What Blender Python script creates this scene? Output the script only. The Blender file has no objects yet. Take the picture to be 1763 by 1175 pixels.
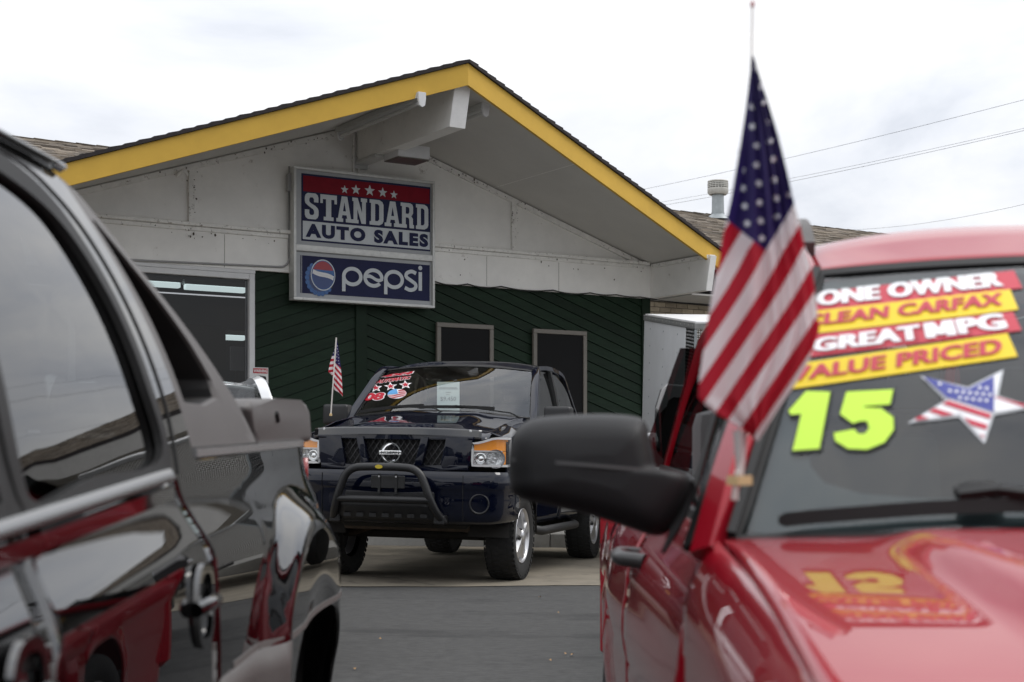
import bpy, bmesh, math, random
from mathutils import Vector, Matrix
random.seed(11)
sc = bpy.context.scene
col = sc.collection
PI = math.pi

# ------------------------------------------------------------------ camera
F, CX, YH, CAMH = 2600.0, 881.5, 795.0, 1.12
cam = bpy.data.cameras.new('camera'); camo = bpy.data.objects.new('camera', cam); col.objects.link(camo)
camo.location = (0, 0, CAMH); camo.rotation_euler = (math.radians(90), 0, 0)
cam.sensor_width = 36; cam.lens = F/1763*36; cam.shift_y = (YH-587.5)/1763
cam.clip_start = .05; cam.clip_end = 3000
cam.dof.use_dof = True; cam.dof.focus_distance = 16.5; cam.dof.aperture_fstop = 4.2; cam.dof.aperture_blades = 9
sc.camera = camo

# ------------------------------------------------------------------ world: high thin overcast
SUN_EL, SUN_AZ = 52, 80          # azimuth measured from +Y towards +X
world = bpy.data.worlds.new('World'); sc.world = world; world.use_nodes = True
nt = world.node_tree; nt.nodes.clear()
def N(t, **k):
    n = nt.nodes.new(t)
    for a, v in k.items(): setattr(n, a, v)
    return n
out = N('ShaderNodeOutputWorld'); mix = N('ShaderNodeMixShader'); bg1 = N('ShaderNodeBackground'); bg2 = N('ShaderNodeBackground')
sky = N('ShaderNodeTexSky'); sky.sky_type = 'NISHITA'; sky.sun_disc = False
sky.sun_elevation = math.radians(SUN_EL); sky.sun_rotation = math.radians(SUN_AZ)
bg1.inputs['Strength'].default_value = .1
tc = N('ShaderNodeTexCoord'); mp = N('ShaderNodeMapping'); mp.inputs['Scale'].default_value = (1.0, 1.0, 2.6)
nz = N('ShaderNodeTexNoise'); nz.inputs['Scale'].default_value = 2.6; nz.inputs['Detail'].default_value = 7; nz.inputs['Roughness'].default_value = .56; nz.inputs['Distortion'].default_value = .35
rp = N('ShaderNodeValToRGB')
e = rp.color_ramp.elements
e[0].position = .30; e[0].color = (.54, .58, .66, 1); e[1].position = .62; e[1].color = (1.0, 1.0, 1.0, 1)
e2 = rp.color_ramp.elements.new(.46); e2.color = (.80, .825, .88, 1)
bg2.inputs['Strength'].default_value = 1.0
L = nt.links.new
L(tc.outputs['Generated'], mp.inputs['Vector']); L(mp.outputs['Vector'], nz.inputs['Vector']); L(nz.outputs['Fac'], rp.inputs['Fac'])
# overcast luminance rises from the horizon to the zenith (CIE overcast sky)
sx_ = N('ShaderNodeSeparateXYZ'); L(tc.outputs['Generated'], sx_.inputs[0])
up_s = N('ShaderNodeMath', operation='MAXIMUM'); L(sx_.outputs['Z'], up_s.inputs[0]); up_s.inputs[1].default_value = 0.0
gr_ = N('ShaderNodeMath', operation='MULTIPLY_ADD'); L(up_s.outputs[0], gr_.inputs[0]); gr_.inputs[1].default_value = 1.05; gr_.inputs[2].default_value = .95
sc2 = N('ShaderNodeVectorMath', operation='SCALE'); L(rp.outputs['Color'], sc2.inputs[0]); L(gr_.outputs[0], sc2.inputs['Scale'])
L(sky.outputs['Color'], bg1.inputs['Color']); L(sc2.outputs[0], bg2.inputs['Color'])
mix.inputs['Fac'].default_value = .94
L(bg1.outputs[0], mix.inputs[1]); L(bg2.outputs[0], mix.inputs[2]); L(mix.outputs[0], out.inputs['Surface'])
sl = bpy.data.lights.new('sun', 'SUN'); sl.energy = 1.5; sl.angle = math.radians(25); sl.color = (1, .965, .92)
so = bpy.data.objects.new('sun', sl); col.objects.link(so)
_az, _el = math.radians(SUN_AZ), math.radians(SUN_EL)
_d = Vector((math.sin(_az)*math.cos(_el), math.cos(_az)*math.cos(_el), math.sin(_el)))
so.rotation_euler = _d.to_track_quat('Z', 'Y').to_euler(); so.location = (20, 0, 30)
sc.view_settings.view_transform = 'Standard'; sc.view_settings.look = 'None'
sc.view_settings.exposure = 0; sc.view_settings.gamma = 1; sc.view_settings.use_curve_mapping = False
sc.render.engine = 'CYCLES'; sc.cycles.use_denoising = True
sc.cycles.max_bounces = 8; sc.cycles.transparent_max_bounces = 16; sc.cycles.sample_clamp_indirect = 6

# ------------------------------------------------------------------ helpers
def ray(px, py): return Vector(((px-CX)/F, 1.0, (YH-py)/F))
CAM = Vector((0, 0, CAMH))
def at(px, py, D): return CAM + ray(px, py)*D
def ground_z(x, y):
    z = -.012*(max(-8, min(8, x))+.5)
    if y < 13.4: z -= .022*(13.4-max(y, 1.5))
    return z

MATS = {}
def mat(name, color, rough=.5, metal=0.0, coat=0.0, var=0.0, vscale=6.0, bump=0.0, bscale=40.0, emit=None, spec=.5, stain=None, sscale=3.0, coatr=.03, vdetail=5, stretch=None, rand=0.0):
    if name in MATS: return MATS[name]
    m = bpy.data.materials.new(name); m.use_nodes = True; t = m.node_tree; b = t.nodes['Principled BSDF']
    b.inputs['Base Color'].default_value = (*color, 1); b.inputs['Roughness'].default_value = rough; b.inputs['Metallic'].default_value = metal
    b.inputs['Coat Weight'].default_value = coat; b.inputs['Coat Roughness'].default_value = coatr; b.inputs['Specular IOR Level'].default_value = spec
    if emit: b.inputs['Emission Color'].default_value = (*emit[0], 1); b.inputs['Emission Strength'].default_value = emit[1]
    if var or bump or stain:
        tcn = t.nodes.new('ShaderNodeTexCoord'); src = tcn.outputs['Object']
        if stretch:
            mm = t.nodes.new('ShaderNodeMapping'); mm.inputs['Scale'].default_value = stretch; t.links.new(src, mm.inputs['Vector']); src = mm.outputs['Vector']
    if var or stain:
        n1 = t.nodes.new('ShaderNodeTexNoise'); n1.inputs['Scale'].default_value = vscale; n1.inputs['Detail'].default_value = vdetail; n1.inputs['Roughness'].default_value = .65
        t.links.new(src, n1.inputs['Vector'])
        r1 = t.nodes.new('ShaderNodeValToRGB'); r1.color_ramp.elements[0].position = .3; r1.color_ramp.elements[1].position = .7
        r1.color_ramp.elements[0].color = (*[max(0, c*(1-var)) for c in color], 1); r1.color_ramp.elements[1].color = (*[min(1, c*(1+var)) for c in color], 1)
        t.links.new(n1.outputs['Fac'], r1.inputs['Fac']); outc = r1.outputs['Color']
        if stain:
            n2 = t.nodes.new('ShaderNodeTexNoise'); n2.inputs['Scale'].default_value = sscale; n2.inputs['Detail'].default_value = 9; n2.inputs['Roughness'].default_value = .7
            t.links.new(src, n2.inputs['Vector'])
            r2 = t.nodes.new('ShaderNodeValToRGB'); r2.color_ramp.elements[0].position = stain[1]; r2.color_ramp.elements[1].position = stain[1]+.09
            r2.color_ramp.elements[0].color = (0, 0, 0, 1); r2.color_ramp.elements[1].color = (stain[2],)*3+(1,)
            t.links.new(n2.outputs['Fac'], r2.inputs['Fac'])
            mx = t.nodes.new('ShaderNodeMix'); mx.data_type = 'RGBA'
            t.links.new(r2.outputs['Color'], mx.inputs['Factor']); t.links.new(outc, mx.inputs['A']); mx.inputs['B'].default_value = (*stain[0], 1); outc = mx.outputs['Result']
        if rand:       # each piece its own shade
            oi = t.nodes.new('ShaderNodeObjectInfo'); ma = t.nodes.new('ShaderNodeMath'); ma.operation = 'MULTIPLY_ADD'; ma.inputs[1].default_value = 2*rand; ma.inputs[2].default_value = 1-rand
            t.links.new(oi.outputs['Random'], ma.inputs[0]); vm = t.nodes.new('ShaderNodeVectorMath'); vm.operation = 'SCALE'; t.links.new(outc, vm.inputs[0]); t.links.new(ma.outputs[0], vm.inputs['Scale']); outc = vm.outputs[0]
        t.links.new(outc, b.inputs['Base Color'])
    if bump:
        n3 = t.nodes.new('ShaderNodeTexNoise'); n3.inputs['Scale'].default_value = bscale; n3.inputs['Detail'].default_value = 6
        t.links.new(src, n3.inputs['Vector'])
        bp = t.nodes.new('ShaderNodeBump'); bp.inputs['Strength'].default_value = bump; bp.inputs['Distance'].default_value = .01
        t.links.new(n3.outputs['Fac'], bp.inputs['Height']); t.links.new(bp.outputs['Normal'], b.inputs['Normal'])
    MATS[name] = m; return m

def glass_mat(name, tint=(.35, .38, .37), refl=1.0, ior=1.5, wave=0.0):
    if name in MATS: return MATS[name]
    m = bpy.data.materials.new(name); m.use_nodes = True; t = m.node_tree; t.nodes.clear()
    o = t.nodes.new('ShaderNodeOutputMaterial'); mx = t.nodes.new('ShaderNodeMixShader'); tr = t.nodes.new('ShaderNodeBsdfTransparent'); gl = t.nodes.new('ShaderNodeBsdfGlossy')
    fr = t.nodes.new('ShaderNodeFresnel'); fr.inputs['IOR'].default_value = ior
    ge = t.nodes.new('ShaderNodeNewGeometry'); mi = t.nodes.new('ShaderNodeMath'); mi.operation = 'MULTIPLY_ADD'     # same pane from either side
    t.links.new(ge.outputs['Backfacing'], mi.inputs[0]); mi.inputs[1].default_value = 1/ior-ior; mi.inputs[2].default_value = ior; t.links.new(mi.outputs[0], fr.inputs['IOR'])
    tr.inputs['Color'].default_value = (*tint, 1); gl.inputs['Roughness'].default_value = .01; gl.inputs['Color'].default_value = (refl,)*3+(1,)
    t.links.new(fr.outputs['Fac'], mx.inputs['Fac']); t.links.new(tr.outputs[0], mx.inputs[1]); t.links.new(gl.outputs[0], mx.inputs[2]); t.links.new(mx.outputs[0], o.inputs['Surface'])
    MATS[name] = m; return m

def link(name, me, m, parent=None, smooth=False):
    o = bpy.data.objects.new(name, me); col.objects.link(o)
    if m is not None: me.materials.append(m)
    if parent is not None: o.parent = parent
    if smooth:
        for p in me.polygons: p.use_smooth = True
    return o
def obj(name, verts, faces, m, parent=None, smooth=False):
    me = bpy.data.meshes.new(name); me.from_pydata([tuple(v) for v in verts], [], faces); me.update()
    return link(name, me, m, parent, smooth)
def from_bm(name, bm, m, parent=None, smooth=False):
    bmesh.ops.recalc_face_normals(bm, faces=bm.faces[:])
    me = bpy.data.meshes.new(name); bm.to_mesh(me); bm.free(); return link(name, me, m, parent, smooth)
def auto_smooth(o, ang=35):
    me = o.data
    for p in me.polygons: p.use_smooth = True
    try: me.set_sharp_from_angle(angle=math.radians(ang))
    except Exception: pass
    return o
def tag(o, label, cat, group=None, kind=None):
    o['label'] = label; o['category'] = cat
    if group: o['group'] = group
    if kind: o['kind'] = kind
    return o
def struct(o, kind='structure', label=None):
    o['kind'] = kind
    if label: o['label'] = label
    return o
def thing(name, label, cat, loc=(0, 0, 0), rot=(0, 0, 0), group=None):
    o = bpy.data.objects.new(name, None); col.objects.link(o); o.location = loc; o.rotation_euler = rot
    o.empty_display_size = .2
    return tag(o, label, cat, group)
def bm_box(bm, x0, x1, y0, y1, z0, z1):
    vs = [bm.verts.new(p) for p in ((x0,y0,z0),(x1,y0,z0),(x1,y1,z0),(x0,y1,z0),(x0,y0,z1),(x1,y0,z1),(x1,y1,z1),(x0,y1,z1))]
    for f in ((3,2,1,0),(4,5,6,7),(0,1,5,4),(1,2,6,5),(2,3,7,6),(3,0,4,7)): bm.faces.new([vs[i] for i in f])
    return vs
def box(name, x, y, z, m, parent=None, bevel=0.0, seg=1):
    bm = bmesh.new(); bm_box(bm, *x, *y, *z)
    if bevel: bmesh.ops.bevel(bm, geom=bm.edges[:]+bm.verts[:], offset=bevel, segments=seg, profile=.6, affect='EDGES')
    o = from_bm(name, bm, m, parent)
    if bevel and seg > 1: auto_smooth(o)
    return o
def prism(name, pts, org, ex, ey, depth, m, parent=None, bevel=0.0, seg=2, smooth=False):
    """polygon pts (in ex, ey) at org, thickened by depth along ex x ey"""
    org, ex, ey = Vector(org), Vector(ex), Vector(ey); ez = ex.cross(ey).normalized()
    bm = bmesh.new()
    a = [bm.verts.new(org+ex*p[0]+ey*p[1]) for p in pts]; b = [bm.verts.new(org+ex*p[0]+ey*p[1]+ez*depth) for p in pts]
    n = len(pts); bm.faces.new(a[::-1]); bm.faces.new(b)
    for i in range(n): bm.faces.new((a[i], a[(i+1) % n], b[(i+1) % n], b[i]))
    if bevel: bmesh.ops.bevel(bm, geom=bm.edges[:]+bm.verts[:], offset=bevel, segments=seg, profile=.6, affect='EDGES')
    o = from_bm(name, bm, m, parent)
    if smooth: auto_smooth(o)
    return o
def grid(name, fn, nu, nv, m, parent=None, thick=0.0, smooth=True, offset=-1, subd=0, cu=False):
    vs = []; fs = []
    for i in range(nu+1):
        for j in range(nv+1): vs.append(tuple(fn(i/nu, j/nv)))
    w = nv+1
    for i in range(nu):
        for j in range(nv): fs.append((i*w+j, (i+1)*w+j, (i+1)*w+j+1, i*w+j+1))
    o = obj(name, vs, fs, m, parent, smooth)
    if thick:
        md = o.modifiers.new('s', 'SOLIDIFY'); md.thickness = thick; md.offset = offset
    if subd:
        md = o.modifiers.new('d', 'SUBSURF'); md.levels = subd; md.render_levels = subd
    return o
def poly_at(pts, u):
    """piecewise-linear by arc length"""
    ls = [0]
    for a, b in zip(pts, pts[1:]): ls.append(ls[-1]+(Vector(b)-Vector(a)).length)
    t = u*ls[-1]
    for i in range(len(pts)-1):
        if t <= ls[i+1]+1e-9:
            k = (t-ls[i])/max(1e-9, ls[i+1]-ls[i]); return Vector(pts[i]).lerp(Vector(pts[i+1]), k)
    return Vector(pts[-1])
def crom(pts, n, closed=False):
    """Catmull-Rom resample, n points per span"""
    P = [Vector(p) for p in pts]; r = []; m = len(P)
    for i in range(m if closed else m-1):
        p0 = P[(i-1) % m] if closed or i > 0 else P[0]*2-P[1]; p1 = P[i]; p2 = P[(i+1) % m]
        p3 = P[(i+2) % m] if closed or i+2 < m else P[-1]*2-P[-2]
        for k in range(n):
            t = k/n; r.append(.5*((2*p1)+(p2-p0)*t+(2*p0-5*p1+4*p2-p3)*t*t+(3*p1-p0-3*p2+p3)*t**3))
    if not closed: r.append(P[-1])
    return r
def interp(tab, x):
    """smooth-ish table lookup [(x, y)...]"""
    if x <= tab[0][0]: return tab[0][1]
    for (a, b), (c, d) in zip(tab, tab[1:]):
        if x <= c: return b+(d-b)*(x-a)/(c-a)
    return tab[-1][1]
def sweep(name, path, prof, m, parent=None, up=(0, 0, 1), closed=False, caps=True, smooth=True, scale=None):
    path = [Vector(p) for p in path]; n = len(path); k = len(prof); up = Vector(up); vs = []; fs = []
    for i, p in enumerate(path):
        a = path[(i-1) % n] if closed or i else p; b = path[(i+1) % n] if closed or i < n-1 else p
        t = (b-a).normalized(); s = t.cross(up)
        if s.length < 1e-4: s = t.cross(Vector((0, 1, 0)))
        s.normalize(); u2 = s.cross(t).normalized(); sc_ = scale[i] if scale else 1
        for q in prof: vs.append(p+s*q[0]*sc_+u2*q[1]*sc_)
    for i in range(n if closed else n-1):
        for j in range(k):
            a = i*k+j; b = i*k+(j+1) % k; c = ((i+1) % n)*k+(j+1) % k; d = ((i+1) % n)*k+j; fs.append((a, b, c, d))
    if caps and not closed: fs.append(tuple(range(k))[::-1]); fs.append(tuple((n-1)*k+j for j in range(k)))
    o = obj(name, vs, fs, m, parent)
    if smooth: auto_smooth(o, 50)
    return o
def circ(r, n=8): return [(r*math.cos(2*PI*i/n), r*math.sin(2*PI*i/n)) for i in range(n)]
def rect(w, h): return [(-w/2, -h/2), (w/2, -h/2), (w/2, h/2), (-w/2, h/2)]
def tube(name, path, r, m, parent=None, n=8, up=(0, 0, 1), **k): return sweep(name, path, circ(r, n), m, parent, up, **k)
def lathe(name, prof, org, axis, m, parent=None, n=32, smooth=True, ang=40):
    """prof [(r, h)] about axis through org"""
    org = Vector(org); az = Vector(axis).normalized(); ax = az.orthogonal().normalized(); ay = az.cross(ax); vs = []; fs = []
    k = len(prof)
    for i in range(n):
        c, s = math.cos(2*PI*i/n), math.sin(2*PI*i/n)
        for r, h in prof: vs.append(org+(ax*c+ay*s)*r+az*h)
    for i in range(n):
        for j in range(k-1): fs.append((i*k+j, ((i+1) % n)*k+j, ((i+1) % n)*k+j+1, i*k+j+1))
    bm = bmesh.new(); bv = [bm.verts.new(v) for v in vs]
    for f in fs: bm.faces.new([bv[i] for i in f])
    bmesh.ops.remove_doubles(bm, verts=bm.verts[:], dist=1e-5)
    o = from_bm(name, bm, m, parent)
    if smooth: auto_smooth(o, ang)
    return o

# ---- flat print: text and loops mapped onto a surface by fn(u, v)
def text_shape(body, bold=.0, shear=0.0, spacing=1.0):
    cu = bpy.data.curves.new('print', 'FONT'); cu.body = body; cu.size = 1; cu.offset = bold; cu.shear = shear; cu.space_character = spacing
    cu.fill_mode = 'FRONT'; cu.resolution_u = 4
    o = bpy.data.objects.new('print', cu); me = bpy.data.meshes.new_from_object(o)
    vs = [(v.co.x, v.co.y) for v in me.vertices]; fs = [tuple(p.vertices) for p in me.polygons]
    bpy.data.objects.remove(o); bpy.data.curves.remove(cu); bpy.data.meshes.remove(me); return vs, fs
def loops_shape(loops):
    cu = bpy.data.curves.new('print', 'CURVE'); cu.dimensions = '2D'; cu.fill_mode = 'BOTH'
    for lp in loops:
        s = cu.splines.new('POLY'); s.points.add(len(lp)-1); s.use_cyclic_u = True
        for p, q in zip(s.points, lp): p.co = (q[0], q[1], 0, 1)
    o = bpy.data.objects.new('print', cu); me = bpy.data.meshes.new_from_object(o)
    vs = [(v.co.x, v.co.y) for v in me.vertices]; fs = [tuple(p.vertices) for p in me.polygons]
    bpy.data.objects.remove(o); bpy.data.curves.remove(cu); bpy.data.meshes.remove(me); return vs, fs
def bbox(vs): return min(v[0] for v in vs), max(v[0] for v in vs), min(v[1] for v in vs), max(v[1] for v in vs)
def cut_long(vs, fs, mx):
    """split edges longer than mx (normalised 0..1 space) so print follows a curved surface"""
    bm = bmesh.new(); bv = [bm.verts.new((v[0], v[1], 0)) for v in vs]
    for f in fs:
        try: bm.faces.new([bv[i] for i in f])
        except Exception: pass
    bmesh.ops.triangulate(bm, faces=bm.faces[:])
    for _ in range(4):
        es = [e for e in bm.edges if e.calc_length() > mx]
        if not es: break
        bmesh.ops.subdivide_edges(bm, edges=es, cuts=1); bmesh.ops.triangulate(bm, faces=bm.faces[:])
    bm.verts.index_update()
    r = [(v.co.x, v.co.y) for v in bm.verts], [tuple(v.index for v in f.verts) for f in bm.faces]; bm.free(); return r
def islands(shape):
    vs, fs = shape; par = list(range(len(vs)))
    def find(a):
        while par[a] != a: par[a] = par[par[a]]; a = par[a]
        return a
    for f in fs:
        for k in f[1:]: par[find(k)] = find(f[0])
    gs = {}
    for f in fs: gs.setdefault(find(f[0]), []).append(f)
    r = []
    for g in gs.values():
        idx = sorted({k for f in g for k in f}); mp_ = {k: i for i, k in enumerate(idx)}; r.append(([vs[k] for k in idx], [tuple(mp_[k] for k in f) for f in g]))
    return r
def put_print(name, shape, fn, m, parent=None, box_=None, cut=0):
    box_ = box_ or bbox(shape[0]); r = None
    for isl in islands(shape): r = put_piece(name, isl, fn, m, parent, box_, cut)
    return r
def put_piece(name, shape, fn, m, parent=None, box_=None, cut=0):
    """shape normalised to its bbox (or box_) then mapped by fn(u, v)"""
    vs, fs = shape; x0, x1, y0, y1 = box_ or bbox(vs)
    vs = [((v[0]-x0)/(x1-x0), (v[1]-y0)/(y1-y0)) for v in vs]
    if cut: vs, fs = cut_long(vs, fs, cut)
    return obj(name, [fn(u, v) for u, v in vs], fs, m, parent)
def star_pts(cx=0, cy=0, R=1, r=.382, rot=PI/2, n=5): return [(cx+(R if i % 2 == 0 else R*r)*math.cos(rot+i*PI/n), cy+(R if i % 2 == 0 else R*r)*math.sin(rot+i*PI/n)) for i in range(2*n)]
def quad_fn(q, surf):
    """bilinear in picture quad q = (bottom left, bottom right, top right, top left) then surf(px, py)"""
    a, b, c, d = [Vector(p) for p in q]
    def f(u, v):
        p = a*(1-u)*(1-v)+b*u*(1-v)+c*u*v+d*(1-u)*v
        return surf(p.x, p.y)
    return f

# ------------------------------------------------------------------ ground
def asphalt_mat():
    m = mat('asphalt', (.055, .0545, .053), .85, var=.42, vscale=26, vdetail=8, bump=.7, bscale=170, stain=((.022, .022, .022), .53, .7), sscale=1.0, stretch=(.45, 1.5, 1))
    return m
M_asph = asphalt_mat()
M_conc = mat('concrete', (.20, .175, .135), .85, var=.22, vscale=1.6, bump=.25, bscale=90, stain=((.09, .075, .06), .57, .6), sscale=2.2)
M_curb = mat('kerb_concrete', (.30, .295, .28), .85, var=.15, vscale=5, bump=.2, bscale=70, stain=((.2, .18, .15), .6, .5))
xs = [-1500, -300, -60, -20, -8]+[-7+i for i in range(15)]+[8, 20, 60, 300, 1500]
ys = [-1500, -300, -60, -15, -4, 1.5]+[2.5+i for i in range(11)]+[13.4, 15, 20, 30, 60, 200, 600, 1800]
vs = [(x, y, ground_z(x, y)) for x in xs for y in ys]; w = len(ys)
fs = [(i*w+j, (i+1)*w+j, (i+1)*w+j+1, i*w+j+1) for i in range(len(xs)-1) for j in range(w-1)]
struct(obj('asphalt_ground', vs, fs, M_asph), label='dark grey patched asphalt of the sales lot')
# concrete apron in front of the building, ragged front edge where the asphalt laps onto it
n = 140; vs = []; fs = []
for i in range(n+1):
    x = -9+18*i/n; yf = 13.62+.205*x+random.uniform(-.018, .018)+.03*math.sin(x*3.1)
    for y in (yf, yf+1.2, 17, 21.5, 30): vs.append((x, y, ground_z(x, max(y, 13.4))+.006))
fs = [(i*5+j, (i+1)*5+j, (i+1)*5+j+1, i*5+j+1) for i in range(n) for j in range(4)]
apron = struct(obj('concrete_apron', vs, fs, M_conc), label='tan concrete apron in front of the building')
M_crack = mat('crack', (.05, .045, .04), .95)
def crack(px0, py0, px1, py1, wd=.012):
    def gp(px, py):
        d = ray(px, py); return CAM+d*(CAMH/(-d.z))
    a, b = gp(px0, py0), gp(px1, py1); pts = []
    for i in range(13):
        p = a.lerp(b, i/12); pts.append(Vector((p.x+random.uniform(-.04, .04), p.y+random.uniform(-.06, .06), 0)))
    v = []
    for i, p in enumerate(pts):
        w_ = wd*random.uniform(.3, 1)
        for s in (-1, 1): v.append((p.x, p.y+s*w_, ground_z(p.x, max(p.y, 13.4))+.010))
    obj('crack', v, [(2*i, 2*i+2, 2*i+3, 2*i+1) for i in range(12)], M_crack, apron)
crack(655, 995, 748, 1010); crack(590, 994, 690, 999, .02); crack(990, 972, 1045, 978); crack(600, 1004, 612, 1008, .01)
M_leaf = mat('dry_leaf', (.38, .22, .09), .7)
for px, py, s in ((611, 1156, .017), (929, 1046, .016), (985, 1131, .018), (974, 1130, .013), (947, 1140, .013), (654, 1111, .012), (961, 1069, .010)):
    d = ray(px, py); p = CAM+d*((CAMH+.1)/(-d.z)); z = ground_z(p.x, p.y)+.006; a = random.uniform(0, 6)
    q = [(p.x+s*k*math.cos(a+t), p.y+s*1.3*k*math.sin(a+t), z+h) for t, k, h in ((0, 1, .004), (.9, .55, .012), (PI/2, .7, .016), (PI, 1, .004), (PI*1.4, .6, .010))]
    tag(obj('dry_leaf', q, [(0, 1, 2, 3, 4)], M_leaf), 'tiny tan dry leaf lying on the dark asphalt', 'leaf', 'leaves scattered on the asphalt')
# raised walk along the building with its kerb stones
walk = struct(obj('raised_walk', [(-9, 20.02, .165), (9, 20.02, .165), (9, 40, .165), (-9, 40, .165)], [(0, 1, 2, 3)], M_curb))
kx = -8.5
while kx < 8.4:
    ln = 1.5; box('kerb_stone', (kx+.004, kx+ln-.004), (19.80, 20.03), (-.12, .17), M_curb, walk, bevel=.018, seg=2); kx += ln

# ------------------------------------------------------------------ building
UX, UY = .847, .5315
B0 = Vector((-1.965, 20.0, 0)); BA = math.atan2(UY, UX)
BU = Vector((math.cos(BA), math.sin(BA), 0)); BV = Vector((-math.sin(BA), math.cos(BA), 0))   # along the wall, into the building
def bw(px, py, s=0.0):
    """picture point -> (t, z) on the plane s behind the front wall"""
    d = ray(px, py); o = B0+BV*s; k = (o-CAM).dot(BV)/d.dot(BV); p = CAM+d*k
    return (p-B0).dot(BU), p.z
bld = thing('auto_shop', 'green and white gabled sales building with broad yellow roof trim', 'building', B0, (0, 0, BA))
M_white = mat('white_paint', (.78, .765, .73), .6, var=.07, vscale=2.2, bump=.06, bscale=120, stain=((.24, .20, .15), .62, .6), sscale=5)
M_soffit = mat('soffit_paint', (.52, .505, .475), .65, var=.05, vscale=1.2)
M_trimw = mat('trim_white', (.74, .725, .69), .55, var=.10, vscale=9, stain=((.10, .065, .04), .575, .85), sscale=20)
M_beamw = mat('beam_white', (.80, .79, .77), .5, var=.06, vscale=9, stain=((.35, .32, .28), .62, .8), sscale=22)
M_yel = mat('yellow_paint', (.60, .37, .055), .55, spec=.3, var=.06, vscale=3, stain=((.30, .19, .05), .72, .8), sscale=26)
M_green = mat('green_paint', (.0085, .0200, .0105), .6, spec=.18, var=.25, vscale=7, bump=.12, bscale=160, stretch=(.5, 1, 3), rand=.22)
M_greent = mat('green_trim', (.008, .0185, .0100), .6, spec=.18, var=.12, vscale=9)
M_dark = mat('dark_shade', (.015, .015, .016), .8)
M_taupe = mat('taupe_frame', (.155, .14, .12), .5, var=.06, vscale=14)
M_scr = mat('black_screen', (.006, .006, .0065), .6, spec=.15)
M_alu = mat('white_aluminium', (.60, .60, .60), .4, var=.05, vscale=12)
M_pipe = mat('conduit_grey', (.30, .30, .30), .5)
M_cable = mat('black_cable', (.012, .012, .012), .6)
PITCH = .326; ZS = 5.60; TC = 4.75; TE = 5.2
def over(t): return 2.73-.292*abs(t)       # prow overhang of the roof
ZB0, ZB1 = 3.545, 4.04                      # white band
# green siding
sid = box('green_siding', (-1.54, TC-.02), (.05, .12), (.1, ZB0+.1), M_greent, bld)
def clip(poly, axis, lim, keep_gt):
    r = []
    for i in range(len(poly)):
        a, b = poly[i], poly[(i+1) % len(poly)]; ia = (a[axis] > lim) == keep_gt; ib = (b[axis] > lim) == keep_gt
        if ia: r.append(a)
        if ia != ib:
            k = (lim-a[axis])/(b[axis]-a[axis]); r.append((a[0]+(b[0]-a[0])*k, a[1]+(b[1]-a[1])*k))
    return r
t622 = bw(622, 600)[0]
def boards(t0, t1, slope):
    tref = t0 if slope > 0 else t1
    z = -2.6; i = 0
    while z < ZB0+.2:
        h = .147
        a = [(t0, z+slope*(t0-tref)), (t1, z+slope*(t1-tref)), (t1, z+slope*(t1-tref)+h-.007), (t0, z+slope*(t0-tref)+h-.007)]
        a = clip(a, 1, .12, True)
        if len(a) > 2: a = clip(a, 1, ZB0+.03, False)
        if len(a) > 2:
            n_ = len(a); v = []
            for p in a: v.append((p[0], .05, p[1]))
            for p in a:
                low = p[1]-(z+slope*(p[0]-tref))
                v.append((p[0], .026-.016*max(0, 1-low/h)-random.uniform(0, .002), p[1]))
            f = [tuple(range(n_, 2*n_))]+[(k, (k+1) % n_, n_+(k+1) % n_, n_+k) for k in range(n_)]
            obj('siding_board', v, f, M_green, sid)
        z += h; i += 1
boards(-1.54, t622-.075, .345); boards(t622+.075, TC-.14, -.345)
box('centre_trim_board', (t622-.083, t622+.083), (-.012, .06), (.1, ZB0+.02), M_greent, bld, bevel=.006)
box('corner_trim_board', (TC-.15, TC), (-.014, .12), (.1, ZB0+.02), M_greent, bld, bevel=.006)
# white band, ledge, gable panels and battens
box('white_band', (-6.0, TC), (-.03, .12), (ZB0, ZB1), M_white, bld, bevel=.006)
box('ledge_trim', (-6.0, TC-.06), (-.085, .10), (ZB1-.004, ZB1+.045), M_trimw, bld, bevel=.008)
box('ledge_trim', (-6.0, TC-.06), (-.052, .10), (ZB1-.060, ZB1-.006), M_trimw, bld, bevel=.006)
prism('gable_panel', [(-TC, ZB1+.03), (TC-.02, ZB1+.03), (0, ZS-.004)], (0, .09, 0), (1, 0, 0), (0, 0, 1), .075, M_white, bld)
for px, py in ((329, 330), (884, 360), (608, 270), (616.5, 270)):
    t = bw(px, py)[0]; wd = .075 if px not in (608, 616.5) else .026
    box('batten', (t-wd/2, t+wd/2), (-.028, .02), (ZB1+.05, ZS-PITCH*abs(t)-.05), M_trimw, bld, bevel=.004)
for sg in (1, -1):
    a, b = (.05 if sg > 0 else 0), TC-.25
    pts = [(sg*a, ZS-PITCH*a-.085), (sg*b, ZS-PITCH*b-.085), (sg*b, ZS-PITCH*b-.015), (sg*a, ZS-PITCH*a-.015)]
    if sg < 0: pts = pts[::-1]
    prism('rake_trim', pts, (0, .02, 0), (1, 0, 0), (0, 0, 1), .05, M_trimw, bld)
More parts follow.
